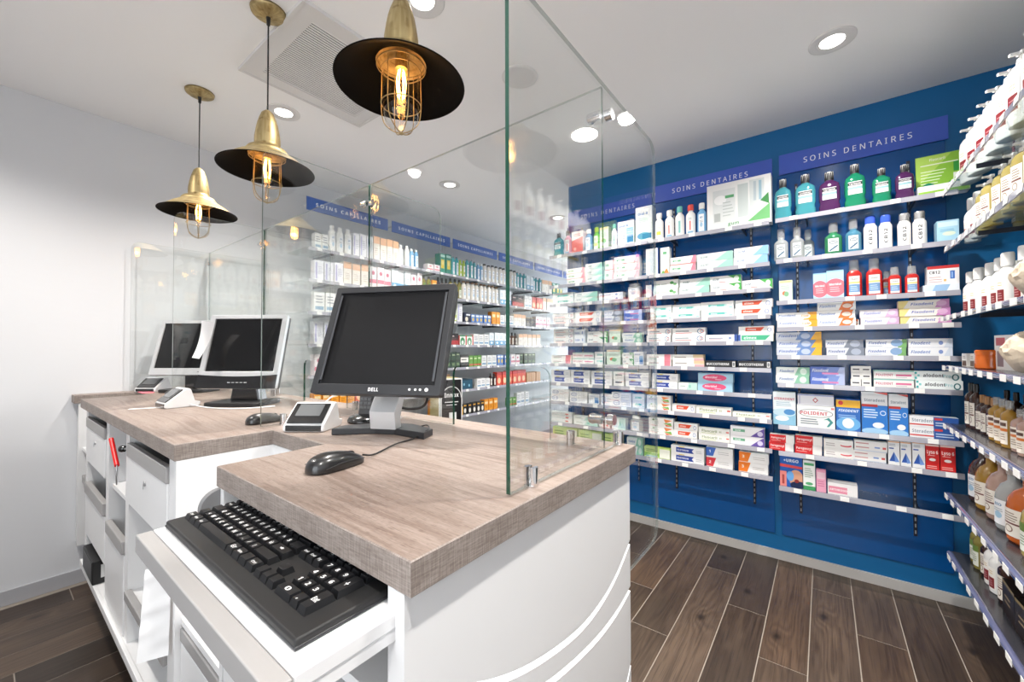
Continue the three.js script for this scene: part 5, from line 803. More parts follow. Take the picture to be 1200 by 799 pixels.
// things in and on the cabinets
{
  const b = thing('till_box', 'black metal cash box with white sticker poking out of a low bay', 'box', [-2.60, 0.2465, -0.335]);
  mesh('body', rb(0.25, 0.10, 0.075, 0.004, 0, 0.0505, 0), M.black, b); mesh('panel', rb(0.235, 0.086, 0.002, 0.0008, 0, 0.051, 0.0382), M.charcoal, b); mesh('sticker', bx(0.001, 0.055, 0.026, 0.1256, 0.053, -0.002), M.tagWhite, b);
  const p = thing('paper_strip', 'crinkled white receipt paper hanging before the open bay', 'paper');
  const g = new THREE.PlaneGeometry(0.062, 0.225, 10, 26), q = g.attributes.position;
  for (let i = 0; i < q.count; i++) { const x = q.getX(i), y = q.getY(i), v = (y + 0.1125) / 0.225; q.setXYZ(i, x * (1.0 - 0.15 * v) - 0.008 * (1 - v), y, 0.0014 * Math.sin(90 * y + 19 * x) + 0.001 * Math.sin(141 * y - 35 * x) + 0.008 * (1 - v) * (1 - v)); }
  g.computeVertexNormals(); const pm = mesh('sheet', merge(g), M.paper.clone(), p); pm.material.side = THREE.DoubleSide; p.position.set(-1.36, 0.58, -0.283); p.rotation.y = 1.15;
  const pen = thing('marker_pen', 'red marker pen clipped inside the open bay', 'pen', [-2.1, 0.869, -0.305]); mesh('barrel', cy(0.0075, 0.0075, 0.14, 0, 0, 0, 14).rotateZ(0.95), M.red, pen); mesh('clip', tube([[0.056, -0.04, 0], [0.06, -0.075, 0.002], [0.056, -0.11, 0]], 0.0022, 12), M.steel, pen);
  const hk = thing('key_knob', 'small black knob on the upright of the open bay', 'knob', [-1.962, 0.90, -0.313]); mesh('cap', lathe([[0.001, 0.016], [0.01, 0.015], [0.012, 0.008], [0.011, 0]], 16).rotateX(Math.PI / 2).rotateY(-0.6), M.blackGloss, hk); mesh('stem', cy(0.005, 0.005, 0.006).rotateX(Math.PI / 2), M.steel, hk);
  const h = thing('headset', 'black and grey headset lying in the end cabinet', 'headset', [-2.99, 0.736, -0.40], 0.3); mesh('band', new THREE.TorusGeometry(0.06, 0.006, 8, 24, Math.PI).translate(0, 0.05, 0), M.greyLam, h); for (const s of [-1, 1]) mesh('ear_cup', rb(0.022, 0.05, 0.045, 0.008, s * 0.06, 0.036, 0), M.black, h);
}

// ---------------------------------------------------------------- glass screens
function pane(name, label, shape, place, group, rails) {
  const g = new THREE.ExtrudeGeometry(shape, { depth: 0.008, bevelEnabled: false, curveSegments: 10 }), [caps, sides] = splitExtrude(g);
  place(caps); place(sides);
  const t = thing(name, label, 'glass screen', [0, 0, 0], 0, group);
  // green that light takes inside glass is painted on staff-facing edges; others stay clear
  const p = sides.attributes.position, n = sides.attributes.normal, lists = [[], []];
  for (let i = 0; i < p.count; i += 3) { const green = n.getX(i) > 0.5 || n.getZ(i) > 0.5; for (let k = 0; k < 3; k++) lists[green ? 0 : 1].push([p.getX(i + k), p.getY(i + k), p.getZ(i + k), n.getX(i + k), n.getY(i + k), n.getZ(i + k)]); }
  const [e0, e1] = lists.map((l) => { const b = new THREE.BufferGeometry(); b.setAttribute('position', new THREE.Float32BufferAttribute(l.flatMap((q) => q.slice(0, 3)), 3)); b.setAttribute('normal', new THREE.Float32BufferAttribute(l.flatMap((q) => q.slice(3)), 3)); b.setAttribute('uv', new THREE.Float32BufferAttribute(l.flatMap((q) => [q[0] + q[2], q[1]]), 2)); return b; });
  mesh('pane', caps, M.glass, t); mesh('edge', e0, M.glassEdge, t); mesh('clear_edge', e1, M.glassEdgeClear, t); return t;
}
function roundShape(pts) { // [x, y, radius]
  const s = new THREE.Shape(), n = pts.length;
  pts.forEach(([x, y, r], i) => {
    const [px, py] = pts[(i + n - 1) % n], [qx, qy] = pts[(i + 1) % n], a = Math.hypot(px - x, py - y), b = Math.hypot(qx - x, qy - y);
    const ax = x + (px - x) / a * r, ay = y + (py - y) / a * r, bx_ = x + (qx - x) / b * r, by = y + (qy - y) / b * r;
    if (i) s.lineTo(ax, ay); else s.moveTo(ax, ay); if (r) s.quadraticCurveTo(x, y, bx_, by);
  });
  s.closePath(); return s;
}
const GT = 1.874, GB = WORK + 0.004, SCREENS = [-0.407, -1.362, -2.31, -3.165];
const crossLabels = ['tall glass side screen at the open end of the counter', 'tall glass side screen between the two nearer monitors', 'tall glass side screen between the two silver monitors', 'tall glass side screen against the plain wall'];
SCREENS.forEach((x, i) => pane('glass_side_screen', crossLabels[i], roundShape([[0.52, GB, 0], [0.52, GT, 0.045], [1.25, GT, 0.05], [1.25, 0.675, 0.06], [0.992, 0.675, 0], [0.992, GB, 0]]), (g) => g.rotateY(Math.PI / 2).translate(x - 0.004, 0, 0), 'glass side screens'));
const FRONTS = [[-1.355, -0.413, -0.915, -0.562], [-2.303, -1.37, -1.875, -1.52], [-3.158, -2.318, -2.80, -2.45]];
const frontLabels = ['glass front screen with pass-through behind the black monitor', 'glass front screen with pass-through behind the silver and black monitor', 'glass front screen with pass-through next to the plain wall'];
FRONTS.forEach(([a, b, h0, h1], i) => pane('glass_front_screen', frontLabels[i], roundShape([[a, GB, 0], [a, GT, 0], [b, GT, 0], [b, GB, 0], [h1, GB, 0], [h1, 1.2, 0.035], [h0, 1.2, 0.035], [h0, GB, 0]]), (g) => g.translate(0, 0, -0.899), 'glass front screens'));
const clampAt = (x, z, turn, lab) => { const c = thing('glass_clamp', lab, 'clamp', [x, WORK, z], turn, 'chrome glass clamps'); for (const s of [-1, 1]) { const m = mesh('jaw', new THREE.CylinderGeometry(0.0085, 0.0085, 0.034, 20, 1, false, 0, Math.PI).translate(0.0042, 0.017, 0).rotateY(s > 0 ? 0 : Math.PI), M.chrome, c); } mesh('base', cy(0.0122, 0.0122, 0.0036, 0, 0.0018, 0), M.chrome, c); };
SCREENS.forEach((x, i) => { for (const z of [-0.585, -0.962]) clampAt(x, z, 0, ['chrome clamp holding the screen at the open counter end', 'chrome clamp holding the screen between the nearer monitors', 'chrome clamp holding the screen between the silver monitors', 'chrome clamp holding the screen against the plain wall'][i]); });
FRONTS.forEach(([a, b], i) => { for (const x of [a + 0.1, b - 0.09]) clampAt(x, -0.895, Math.PI / 2, ['chrome clamp under the front screen behind the black monitor', 'chrome clamp under the front screen behind the silver and black monitor', 'chrome clamp under the front screen next to the plain wall'][i]); });
SCREENS.forEach((x, i) => { for (const y of [1.80, 1.083]) {
  const c = thing('glass_connector', 'chrome corner connector ' + (y > 1.5 ? 'near the top' : 'near the foot') + ' of the glass, ' + ['open counter end', 'between the nearer monitors', 'between the silver monitors', 'by the plain wall'][i], 'connector', [x, y, -0.895]);
  if (i < 3) mesh('knob', cy(0.0125, 0.0125, 0.016, 0, 0, 0).rotateZ(Math.PI / 2).translate(0.0125, 0, 0), M.chrome, c);
  if (i < 3) mesh('arm', merge(cy(0.010, 0.010, 0.03, 0, 0, 0).rotateZ(Math.PI / 2).translate(-0.0195, 0, 0.0145)), M.chrome, c);
  mesh('disc', cy(0.0125, 0.0125, 0.008).rotateX(Math.PI / 2).translate(i < 3 ? -0.03 : 0.02, 0, 0.009), M.chrome, c);
} });

// ---------------------------------------------------------------- keyboard
{
  const KX = -0.677, KZ = -0.2825, KW = 0.483, KD = 0.165;
  const k = thing('keyboard', 'black full-size keyboard on the pulled-out tray', 'keyboard', [KX, 0.9385, KZ]);
  const bodyG = rb(KW, 0.0105, KD, 0.004, 0, 0.0065, 0, 3);
  mesh('case', bodyG, M.blackSoft, k);
  mesh('wrist_edge', rb(KW + 0.002, 0.004, KD + 0.002, 0.0018, 0, 0.0025, 0), M.charcoal, k);
  // legends: one small sheet of key tops
  const c = document.createElement('canvas'); c.width = 1024; c.height = 512; const q = c.getContext('2d'); q.fillStyle = '#121316'; q.fillRect(0, 0, 1024, 512); q.fillStyle = '#f0f0f0'; q.textAlign = 'center'; q.textBaseline = 'middle';
  const legends = ['Esc', 'F1', 'F2', 'F3', 'F4', 'F5', 'F6', 'F7', 'F8', 'F9', 'F10', 'F11', 'F12', '²', '&1', 'é2', '"3', "'4", '(5', '-6', 'è7', '_8', 'ç9', 'à0', ')°', '+=', '←', 'Tab', 'A', 'Z', 'E', 'R', 'T', 'Y', 'U', 'I', 'O', 'P', '^', '$', '↵', '⇪', 'Q', 'S', 'D', 'F', 'G', 'H', 'J', 'K', 'L', 'M', 'ù', '*', '⇧', '<', 'W', 'X', 'C', 'V', 'B', 'N', '?', '.', '/', '!', 'Ctrl', 'Win', 'Alt', '', 'Gr', 'Ins', 'Home', 'Pg↑', 'Del', 'End', 'Pg↓', '↑', '↓', '→', 'Num', '/', '*', '-', '7', '8', '9', '+', '4', '5', '6', '1', '2', '3', 'Ent', '0', ',', 'Prt', 'Scr', 'Brk', '☰'];
  const slot = {}; legends.forEach((s, i) => { const x = (i % 16) * 64, y = Math.floor(i / 16) * 64; q.font = 'bold ' + (s.length > 2 ? 20 : 34) + 'px sans-serif'; q.fillText(s, x + 32, y + 34); if (!(s in slot)) slot[s] = i; });
  const t = new THREE.CanvasTexture(c); t.colorSpace = THREE.SRGBColorSpace; t.magFilter = THREE.LinearFilter;
  const keyMat = std({ map: t, roughness: 0.42 });
  const U = 0.0195;
  const keyGeo = (w, d, lg) => { // tapered key; legend on its top face
    const h = 0.0085, a = w / 2, b = d / 2, ta = a - 0.0022, tb = b - 0.0028, g = bx(2 * a, h, 2 * b, 0, h / 2, 0), p = g.attributes.position, uv = g.attributes.uv, n = g.attributes.normal, i0 = slot[lg] ?? slot[''];
    for (let i = 0; i < p.count; i++) {
      if (p.getY(i) > h * 0.5) p.setXYZ(i, Math.sign(p.getX(i)) * ta, h, Math.sign(p.getZ(i)) * tb - 0.0006);
      const cx0 = (i0 % 16) * 64, cy0 = Math.floor(i0 / 16) * 64;
      if (n.getY(i) > 0.5) { const s = 0.0165; const u = 0.42 + p.getX(i) / s, v = 0.5 - p.getZ(i) / s; uv.setXY(i, (cx0 + 32 + (Math.max(-1, Math.min(1, (u - 0.42) * 1.6))) * 30) / 1024, 1 - (cy0 + 32 - (Math.max(-1, Math.min(1, (v - 0.5) * 2)) * 30)) / 512); } else uv.setXY(i, (cx0 + 3) / 1024, 1 - (cy0 + 3) / 512);
    }
    const o = g.toNonIndexed(); o.computeVertexNormals(); return o;
  };
  const rowZ = [-0.0553, -0.0275, -0.008, 0.0115, 0.031, 0.0505], y0 = 0.0112, left = -0.228;
  const add = (lg, ux, row, wu = 1, du = 1) => { const m = mesh('key', keyGeo(wu * U - 0.0012, du * U - 0.0012, lg), keyMat, k); m.position.set(left + (ux + wu / 2) * U, y0, rowZ[row] + (du - 1) * U / 2); };
  const row = (r, x, list) => { for (const e of list) { const [lg, w = 1] = Array.isArray(e) ? e : [e]; if (lg !== null) add(lg, x, r, w); x += w; } };
  row(0, 0, ['Esc', [null, 1], 'F1', 'F2', 'F3', 'F4', [null, 0.5], 'F5', 'F6', 'F7', 'F8', [null, 0.5], 'F9', 'F10', 'F11', 'F12', [null, 0.3], 'Prt', 'Scr', 'Brk']);
  row(1, 0, ['²', '&1', 'é2', '"3', "'4", '(5', '-6', 'è7', '_8', 'ç9', 'à0', ')°', '+=', ['←', 2], [null, 0.3], 'Ins', 'Home', 'Pg↑', [null, 0.3], 'Num', '/', '*', '-']);
  row(2, 0, [['Tab', 1.5], 'A', 'Z', 'E', 'R', 'T', 'Y', 'U', 'I', 'O', 'P', '^', '$', ['↵', 1.5], [null, 0.3], 'Del', 'End', 'Pg↓', [null, 0.3], '7', '8', '9']);
  row(3, 0, [['⇪', 1.75], 'Q', 'S', 'D', 'F', 'G', 'H', 'J', 'K', 'L', 'M', 'ù', ['*', 2.25], [null, 3.6], '4', '5', '6']);
  row(4, 0, [['⇧', 1.25], '<', 'W', 'X', 'C', 'V', 'B', 'N', '?', '.', '/', '!', ['⇧', 2.75], [null, 1.3], '↑', [null, 1.3], '1', '2', '3']);
  row(5, 0, [['Ctrl', 1.25], ['Win', 1.25], ['Alt', 1.25], ['', 6.25], ['Gr', 1.25], ['Win', 1.25], ['☰', 1.25], ['Ctrl', 1.25], [null, 0.3], '←', '↓', '→', [null, 0.3], ['0', 2], ',']);
  add('+', 21.6, 2, 1, 2); add('Ent', 21.6, 4, 1, 2);
}

// ---------------------------------------------------------------- monitors
function monitor(o) {
  const t = thing('computer_monitor', o.label, 'monitor', [o.base[0], WORK, o.base[1]], o.yaw, 'counter monitors');
  o.stand(t);
  const p = new THREE.Group(); p.name = 'display'; t.add(p);
  const dx = o.at[0] - o.base[0], dz = o.at[2] - o.base[1], c = Math.cos(-o.yaw), s = Math.sin(-o.yaw);
  p.position.set(dx * c + dz * s, o.at[1] - WORK, -dx * s + dz * c); p.rotation.x = o.tilt;
  const { W, H, bt, bb, bs } = o, d = 0.016;
  const frame = roundShape([[-W / 2, -H / 2, 0.006], [-W / 2, H / 2, 0.006], [W / 2, H / 2, 0.006], [W / 2, -H / 2, 0.006]]);
  const hole = new THREE.Path(); hole.moveTo(-W / 2 + bs, -H / 2 + bb); hole.lineTo(W / 2 - bs, -H / 2 + bb); hole.lineTo(W / 2 - bs, H / 2 - bt); hole.lineTo(-W / 2 + bs, H / 2 - bt); hole.closePath(); frame.holes.push(hole);
  mesh('bezel', new THREE.ExtrudeGeometry(frame, { depth: d, bevelEnabled: true, bevelThickness: 0.0015, bevelSize: 0.0015, bevelOffset: -0.0015, bevelSegments: 2 }).translate(0, 0, -d), o.bezelMat, p);
  mesh('panel', bx(W - 2 * bs + 0.002, H - bt - bb + 0.002, 0.004, 0, (bb - bt) / 2, -0.008), o.screenMat, p);
  mesh('rear_shell', merge(rb(W - 0.006, H - 0.006, 0.026, 0.008, 0, 0, -d - 0.012), rb(W * 0.7, H * 0.66, 0.03, 0.01, 0, 0, -d - 0.034)), M.black, p);
  o.extra(p); return t;
}
// black monitor on a silver arm
const mon1 = monitor({ label: 'black square monitor on a silver arm', base: [-0.985, -0.70], at: [-0.949, 1.281, -0.667], yaw: 0.436, tilt: -0.374, W: 0.37, H: 0.32, bt: 0.019, bb: 0.027, bs: 0.018, bezelMat: M.charcoal, screenMat: M.screen,
  stand: (t) => {
    const foot = poly([[-0.138, 0.052], [-0.03, 0.012], [0.03, 0.012], [0.138, 0.052], [0.138, -0.005], [0.05, -0.065], [-0.05, -0.065], [-0.138, -0.005]].map(([x, z]) => [x, -z]));
    mesh('foot', new THREE.ExtrudeGeometry(foot, { depth: 0.014, bevelEnabled: true, bevelThickness: 0.002, bevelSize: 0.002, bevelOffset: -0.002, bevelSegments: 2 }).rotateX(-Math.PI / 2).translate(0, 0.002, 0), M.charcoal, t);
    const arm = new THREE.Shape(); arm.moveTo(0.018, 0.004); arm.lineTo(0.024, 0.05); arm.quadraticCurveTo(0.0, 0.085, -0.028, 0.125); arm.lineTo(-0.01, 0.27); arm.lineTo(-0.035, 0.275); arm.lineTo(-0.052, 0.12); arm.quadraticCurveTo(-0.02, 0.07, -0.006, 0.03); arm.lineTo(-0.012, 0.004); arm.closePath();
    mesh('arm', new THREE.ExtrudeGeometry(arm, { depth: 0.072, bevelEnabled: true, bevelThickness: 0.003, bevelSize: 0.002, bevelSegments: 2 }).translate(0, 0.014, -0.036).rotateY(-Math.PI / 2), M.armSilver, t);
  },
  extra: (p) => {
    const c = document.createElement('canvas'); c.width = 160; c.height = 48; const q = c.getContext('2d'); q.fillStyle = '#2c2d30'; q.fillRect(0, 0, 160, 48); q.fillStyle = '#f4f4f4'; q.font = 'bold 42px sans-serif'; q.textAlign = 'center'; q.textBaseline = 'middle'; q.fillText('DELL', 80, 26);
    const tx = new THREE.CanvasTexture(c); tx.colorSpace = THREE.SRGBColorSpace; tx.magFilter = THREE.LinearFilter;
    mesh('badge', new THREE.PlaneGeometry(0.05, 0.015).translate(0, -0.1465, 0.0018), std({ map: tx, roughness: 0.4 }), p);
    for (const [x, r] of [[0.102, 0.0032], [0.118, 0.0032], [0.131, 0.0032], [0.148, 0.0048]]) mesh('button', cy(r, r, 0.003, 0, 0, 0, 16).rotateX(Math.PI / 2).translate(x, -0.1455, 0.0015), M.whitePlastic, p);
    for (const s of [-1, 1]) mesh('speaker_slit', bx(0.006, 0.255, 0.001, s * 0.162, 0.005, 0.0016), M.silver.clone(), p).material.color.setRGB(0.09, 0.095, 0.105);
  } });
// silver and black monitor
monitor({ label: 'silver monitor with black lower band and a paper note on its edge', base: [-2.0, -0.70], at: [-2.03, 1.243, -0.70], yaw: 0.624, tilt: -0.276, W: 0.35, H: 0.335, bt: 0.018, bb: 0.075, bs: 0.022, bezelMat: M.silver, screenMat: M.screenDark,
  stand: (t) => {
    mesh('foot', new THREE.ExtrudeGeometry(roundShape([[-0.115, -0.09, 0.02], [-0.115, 0.08, 0.03], [0.115, 0.08, 0.03], [0.115, -0.09, 0.02]]), { depth: 0.012, bevelEnabled: true, bevelThickness: 0.003, bevelSize: 0.004, bevelSegments: 2 }).rotateX(-Math.PI / 2).translate(0, 0.003, 0), M.black, t);
    mesh('neck', new THREE.ExtrudeGeometry(roundShape([[-0.062, 0.012, 0.01], [-0.045, 0.10, 0.01], [0.045, 0.10, 0.01], [0.062, 0.012, 0.01]]), { depth: 0.05, bevelEnabled: true, bevelThickness: 0.004, bevelSize: 0.004, bevelSegments: 2 }).translate(0, 0, -0.05), M.blackGloss, t);
  },
  extra: (p) => {
    const s = new THREE.Shape(); s.moveTo(-0.175, -0.168); s.lineTo(0.175, -0.168); s.lineTo(0.175, -0.108); s.quadraticCurveTo(0, -0.124, -0.175, -0.108); s.closePath();
    const lb = mesh('lower_band', new THREE.ExtrudeGeometry(s, { depth: 0.003, bevelEnabled: false, curveSegments: 16 }).translate(0, 0, 0.0005), M.blackGloss, p);
    for (let i = 0; i < 5; i++) mesh('button', rb(0.012, 0.003, 0.002, 0.001, -0.03 + i * 0.018, -0.143, 0.004), M.silver, lb);
  } });
// plain silver monitor by the wall
monitor({ label: 'plain silver monitor by the white wall', base: [-2.86, -0.73], at: [-2.886, 1.262, -0.715], yaw: 0.62, tilt: -0.28, W: 0.37, H: 0.325, bt: 0.018, bb: 0.04, bs: 0.019, bezelMat: M.silver, screenMat: M.screenDark,
  stand: (t) => {
    mesh('foot', new THREE.ExtrudeGeometry(roundShape([[-0.12, -0.09, 0.03], [-0.12, 0.08, 0.04], [0.12, 0.08, 0.04], [0.12, -0.09, 0.03]]), { depth: 0.012, bevelEnabled: true, bevelThickness: 0.003, bevelSize: 0.004, bevelSegments: 2 }).rotateX(-Math.PI / 2).translate(0, 0.003, 0), M.black, t);
    mesh('neck', rb(0.1, 0.15, 0.045, 0.01, 0, 0.085, -0.03), M.blackGloss, t);
  },
  extra: (p) => { for (let i = 0; i < 3; i++) mesh('button', rb(0.010, 0.003, 0.002, 0.001, 0.10 + i * 0.016, -0.145, 0.0015), M.charcoal, p); } });
{
  const n = thing('paper_note', 'curled white paper note stuck on the silver monitor edge', 'paper', [-2.115, 1.285, -0.585], 0.9);
  const g = new THREE.PlaneGeometry(0.05, 0.16, 6, 12), q = g.attributes.position; for (let i = 0; i < q.count; i++) { const y = q.getY(i), x = q.getX(i); q.setXYZ(i, x * (0.55 + 0.45 * (y + 0.08) / 0.16) + 0.02 * y, y, 0.012 * Math.cos(x * 40) + 0.02 * (y / 0.08) ** 2); }
  g.computeVertexNormals(); const m = mesh('sheet', g, M.paper.clone(), n); m.material.side = THREE.DoubleSide; n.rotation.x = -0.25;
}

// ---------------------------------------------------------------- card terminals, mice, phone, cables
function terminal(label, pos, turn, s = 1) {
  const t = thing('card_terminal', label, 'card terminal', pos, turn, 'white card terminals'); t.scale.setScalar(s);
  const prof = new THREE.Shape(); prof.moveTo(0.060, 0); prof.lineTo(-0.035, 0); prof.quadraticCurveTo(-0.05, 0, -0.048, 0.014); prof.lineTo(-0.03, 0.018); prof.lineTo(-0.018, 0.062); prof.quadraticCurveTo(-0.014, 0.074, -0.002, 0.070); prof.lineTo(0.064, 0.016); prof.quadraticCurveTo(0.07, 0.0, 0.060, 0);
  mesh('shell', new THREE.ExtrudeGeometry(prof, { depth: 0.112, bevelEnabled: true, bevelThickness: 0.004, bevelSize: 0.003, bevelSegments: 3, curveSegments: 8 }).translate(0, 0.003, -0.056).rotateY(-Math.PI / 2), M.whitePlastic, t);
  const a = Math.atan2(0.054, 0.066), face = new THREE.Group(); face.name = 'face'; face.position.set(0, 0.049, 0.033); face.rotation.x = -(Math.PI / 2 - a) + 0.0; t.add(face);
  mesh('black_front', rb(0.105, 0.076, 0.004, 0.0018, 0, -0.002, 0.0025), M.blackGloss, face);
  mesh('lcd', bx(0.074, 0.046, 0.001, 0, 0.008, 0.0052), M.lcd, face);
  mesh('front_lip', rb(0.105, 0.016, 0.006, 0.002, 0, 0.0115, 0.0675), M.blackGloss, t);
  return t;
}
const term1 = terminal('white card terminal with grey screen beside the black monitor', [-1.232, WORK, -0.622], 0.62);
const term2 = terminal('white card terminal in front of the silver and black monitor', [-2.16, WORK, -0.515], 0.05);
terminal('white card terminal by the white wall above a pink slip', [-3.06, WORK, -0.615], 0.62);
tag(mesh('receipt_strip', bx(0.13, 0.0012, 0.018).rotateY(1.086).translate(-2.185, WORK + 0.0006, -0.42), M.paper), 'narrow white receipt strip lying on the counter', 'paper').position.set(0, 0, 0);
tag(mesh('pink_slip', rb(0.12, 0.003, 0.05, 0.001, -3.0, WORK + 0.0016, -0.56), M.pink), 'pink paper slip before the card terminal by the wall', 'paper');
function mouse(label, pos, turn, s = 1) {
  const t = thing('computer_mouse', label, 'mouse', pos, turn, 'black computer mice'); t.scale.setScalar(s);
  const g = new THREE.SphereGeometry(1, 36, 24), p = g.attributes.position;
  for (let i = 0; i < p.count; i++) { const x = p.getX(i), y = p.getY(i), z = p.getZ(i); const w = 0.033 * (1 - 0.10 * Math.cos(z * 2.2)) * (z > 0 ? 1.03 : 0.96), hgt = y > 0 ? 0.036 * (0.80 + 0.26 * z - 0.12 * z * z) : 0.004; p.setXYZ(i, Math.sign(x) * Math.pow(Math.abs(x), 0.8) * w, Math.sign(y) * Math.pow(Math.abs(y), y > 0 ? 0.78 : 0.3) * hgt + 0.004, Math.sign(z) * Math.pow(Math.abs(z), 0.88) * 0.061); }
  g.computeVertexNormals(); mesh('shell', g, M.blackGloss.clone(), t).material.roughness = 0.32;
  mesh('button_seam', tube([[0, 0.0153, -0.052], [0, 0.0258, -0.03], [0, 0.0317, -0.008]], 0.0006, 10, 5), M.darkSlot, t);
  mesh('scroll_wheel', cy(0.009, 0.009, 0.006, 0, 0, 0, 18).rotateZ(Math.PI / 2).translate(0, 0.0175, -0.034), M.charcoal, t);
  for (const sgn of [-1, 1]) mesh('side_seam', tube([[sgn * 0.034, 0.012, 0.045], [sgn * 0.0335, 0.017, 0.0], [sgn * 0.031, 0.014, -0.045]], 0.0008, 14, 5), M.darkSlot, t);
  return t;
}
const mouse1 = mouse('black mouse with cable on the counter corner before the black monitor', [-0.787, WORK, -0.44], 0.12);
const mouse2 = mouse('black mouse beside the glass side screen', [-1.455, WORK, -0.568], 0.15, 0.95);
mouse('black mouse in front of the plain silver monitor', [-2.70, WORK, -0.63], 0.5, 0.95);
function cable(owner, label, pts, r, mat) { // a cord belongs to its device: drawn in shop coordinates, then moved into the device's own
  owner.updateMatrixWorld(true); const m = mesh('cord', tube(pts, r, 80, 8).applyMatrix4(owner.matrixWorld.clone().invert()), mat, owner); m.userData.label = label; return m;
}
const cyy = WORK + 0.0042;
cable(mouse1, 'black mouse cable running to the black monitor', [[-0.79, WORK + 0.012, -0.502], [-0.80, cyy, -0.53], [-0.845, cyy, -0.63], [-0.862, cyy, -0.70], [-0.852, WORK + 0.02, -0.735], [-0.90, WORK + 0.022, -0.775], [-0.96, cyy + 0.004, -0.79], [-1.08, cyy, -0.765], [-1.14, cyy, -0.735]], 0.0019, M.black);
cable(term1, 'white terminal cable arching behind the terminal', [[-1.262, WORK + 0.06, -0.66], [-1.262, WORK + 0.085, -0.69], [-1.235, WORK + 0.10, -0.74], [-1.19, WORK + 0.098, -0.79], [-1.15, WORK + 0.05, -0.83], [-1.13, cyy + 0.001, -0.86]], 0.0028, M.whitePlastic);
cable(mon1, 'thick black monitor cable hanging behind the stand', [[-0.905, WORK + 0.14, -0.775], [-0.93, WORK + 0.085, -0.80], [-1.0, WORK + 0.055, -0.82], [-1.07, WORK + 0.06, -0.80], [-1.095, WORK + 0.12, -0.76], [-1.08, WORK + 0.16, -0.74]], 0.0042, M.black);
cable(term2, 'white cable from the middle terminal to the monitor foot', [[-2.11, WORK + 0.012, -0.53], [-2.04, cyy, -0.552], [-1.90, cyy, -0.585], [-1.83, cyy, -0.64], [-1.80, cyy, -0.74]], 0.0024, M.whitePlastic);
cable(mouse2, 'short black cable behind the second mouse', [[-1.463, WORK + 0.008, -0.625], [-1.44, cyy, -0.68], [-1.40, cyy, -0.70], [-1.34, cyy, -0.665]], 0.0019, M.black);
{
  const p = thing('cordless_phone', 'dark cordless phone standing in its cradle behind the black monitor', 'phone', [-1.205, WORK, -0.775], 0.5);
  mesh('cradle', lathe([[0.001, 0], [0.055, 0], [0.057, 0.006], [0.05, 0.018], [0.02, 0.026], [0.001, 0.026]], 28), M.blackGloss, p);
  const h = mesh('handset', rb(0.05, 0.15, 0.022, 0.008, 0, 0.088, 0).rotateX(-0.18), M.greyKey, p);
  for (let r = 0; r < 5; r++) for (let c = 0; c < 3; c++) mesh('key', rb(0.011, 0.008, 0.003, 0.001, (c - 1) * 0.014, 0.045 + r * 0.0135, 0.0125).rotateX(-0.18), M.lcd, h);
}

// ---------------------------------------------------------------- ceiling: downlights, cover plate, grille
const lampLabels = ['round downlight over the corner dental bay', 'bright round downlight over the end dental bay', 'round downlight over the hair-care wall', 'round downlight beside the middle pendant', 'round downlight beside the pendant over the black monitor', 'unseen round downlight over the open counter end, placed to light its end panel', 'round downlight behind the plain silver monitor, staff side', 'unseen round downlight behind the keyboard, placed to light the staff side', 'round downlight deep in the shop', 'unseen last round downlight, placed to light the end of the shop'];  // those called unseen are out of view, placed for the light they give
M.lampDisc = std({ color: 0xffffff, emissive: 0xfffaf2, emissiveIntensity: 6 });
DOWNLIGHTS.forEach(([x, z], i) => {
  const t = thing('ceiling_downlight', lampLabels[i], 'downlight', [x, CEIL, z], i * 0.7, 'round ceiling downlights');
  mesh('trim_ring', lathe([[0.046, -0.002], [0.056, -0.004], [0.058, -0.006], [0.078, -0.006], [0.083, -0.003], [0.083, 0]], 40), M.cover, t);
  mesh('tilt_ring', lathe([[0.042, 0.0], [0.046, -0.005], [0.055, -0.0035]], 36), M.cover, t);
  const R = i === 1 ? 0.079 : 0.044; mesh('lamp_face', cy(R, R, 0.003, 0, i === 1 ? -0.0065 : -0.0018, 0, 32), M.lampDisc, t);
  const l = new THREE.SpotLight(0xfffaf4, LAMP_POWER, 0, 1.22, 0.9, 2); l.position.set(0, -0.0095, 0); l.target.position.set(0, -1, 0); l.castShadow = true; l.shadow.radius = 2; t.add(l); t.add(l.target);
});
{
  const t = thing('ceiling_cover_plate', 'blank round white cover plate on the ceiling', 'cover plate', [-1.144, CEIL, -1.56]);
  mesh('ring', lathe([[0.062, -0.006], [0.075, -0.008], [0.085, -0.004], [0.086, 0]], 40), M.cover, t); mesh('plate', cy(0.064, 0.064, 0.004, 0, -0.004, 0, 36), M.cover, t);
  const v = thing('ceiling_air_grille', 'square white ceiling air grille with fine slats', 'grille', [-1.825, CEIL, -1.018]);
  const S = 0.30, I = 0.235;
  for (const [w, d, x, z] of [[2 * S, S - I, 0, (S + I) / 2], [2 * S, S - I, 0, -(S + I) / 2], [S - I, 2 * I, (S + I) / 2, 0], [S - I, 2 * I, -(S + I) / 2, 0]]) mesh('frame_bar', bx(w, 0.012, d, x, -0.006, z), M.cover, v);
  for (const [w, d, x, z] of [[2 * S + 0.02, 0.012, 0, S + 0.004], [2 * S + 0.02, 0.012, 0, -S - 0.004], [0.012, 2 * S, S + 0.004, 0], [0.012, 2 * S, -S - 0.004, 0]]) mesh('outer_lip', bx(w, 0.016, d, x, -0.008, z), M.cover, v);
  mesh('dark_duct_sheet', bx(2 * I, 0.001, 2 * I, 0, -0.001, 0), M.ventDark, v);  // flat dark sheet in place of the open duct behind the slats
  const slatG = bx(0.0085, 0.002, 2 * I); for (let i = 0; i < 34; i++) { const m = mesh('slat', slatG, M.grille, v); m.position.set(-I + (i + 0.5) * (2 * I / 34), -0.009, 0); }
}

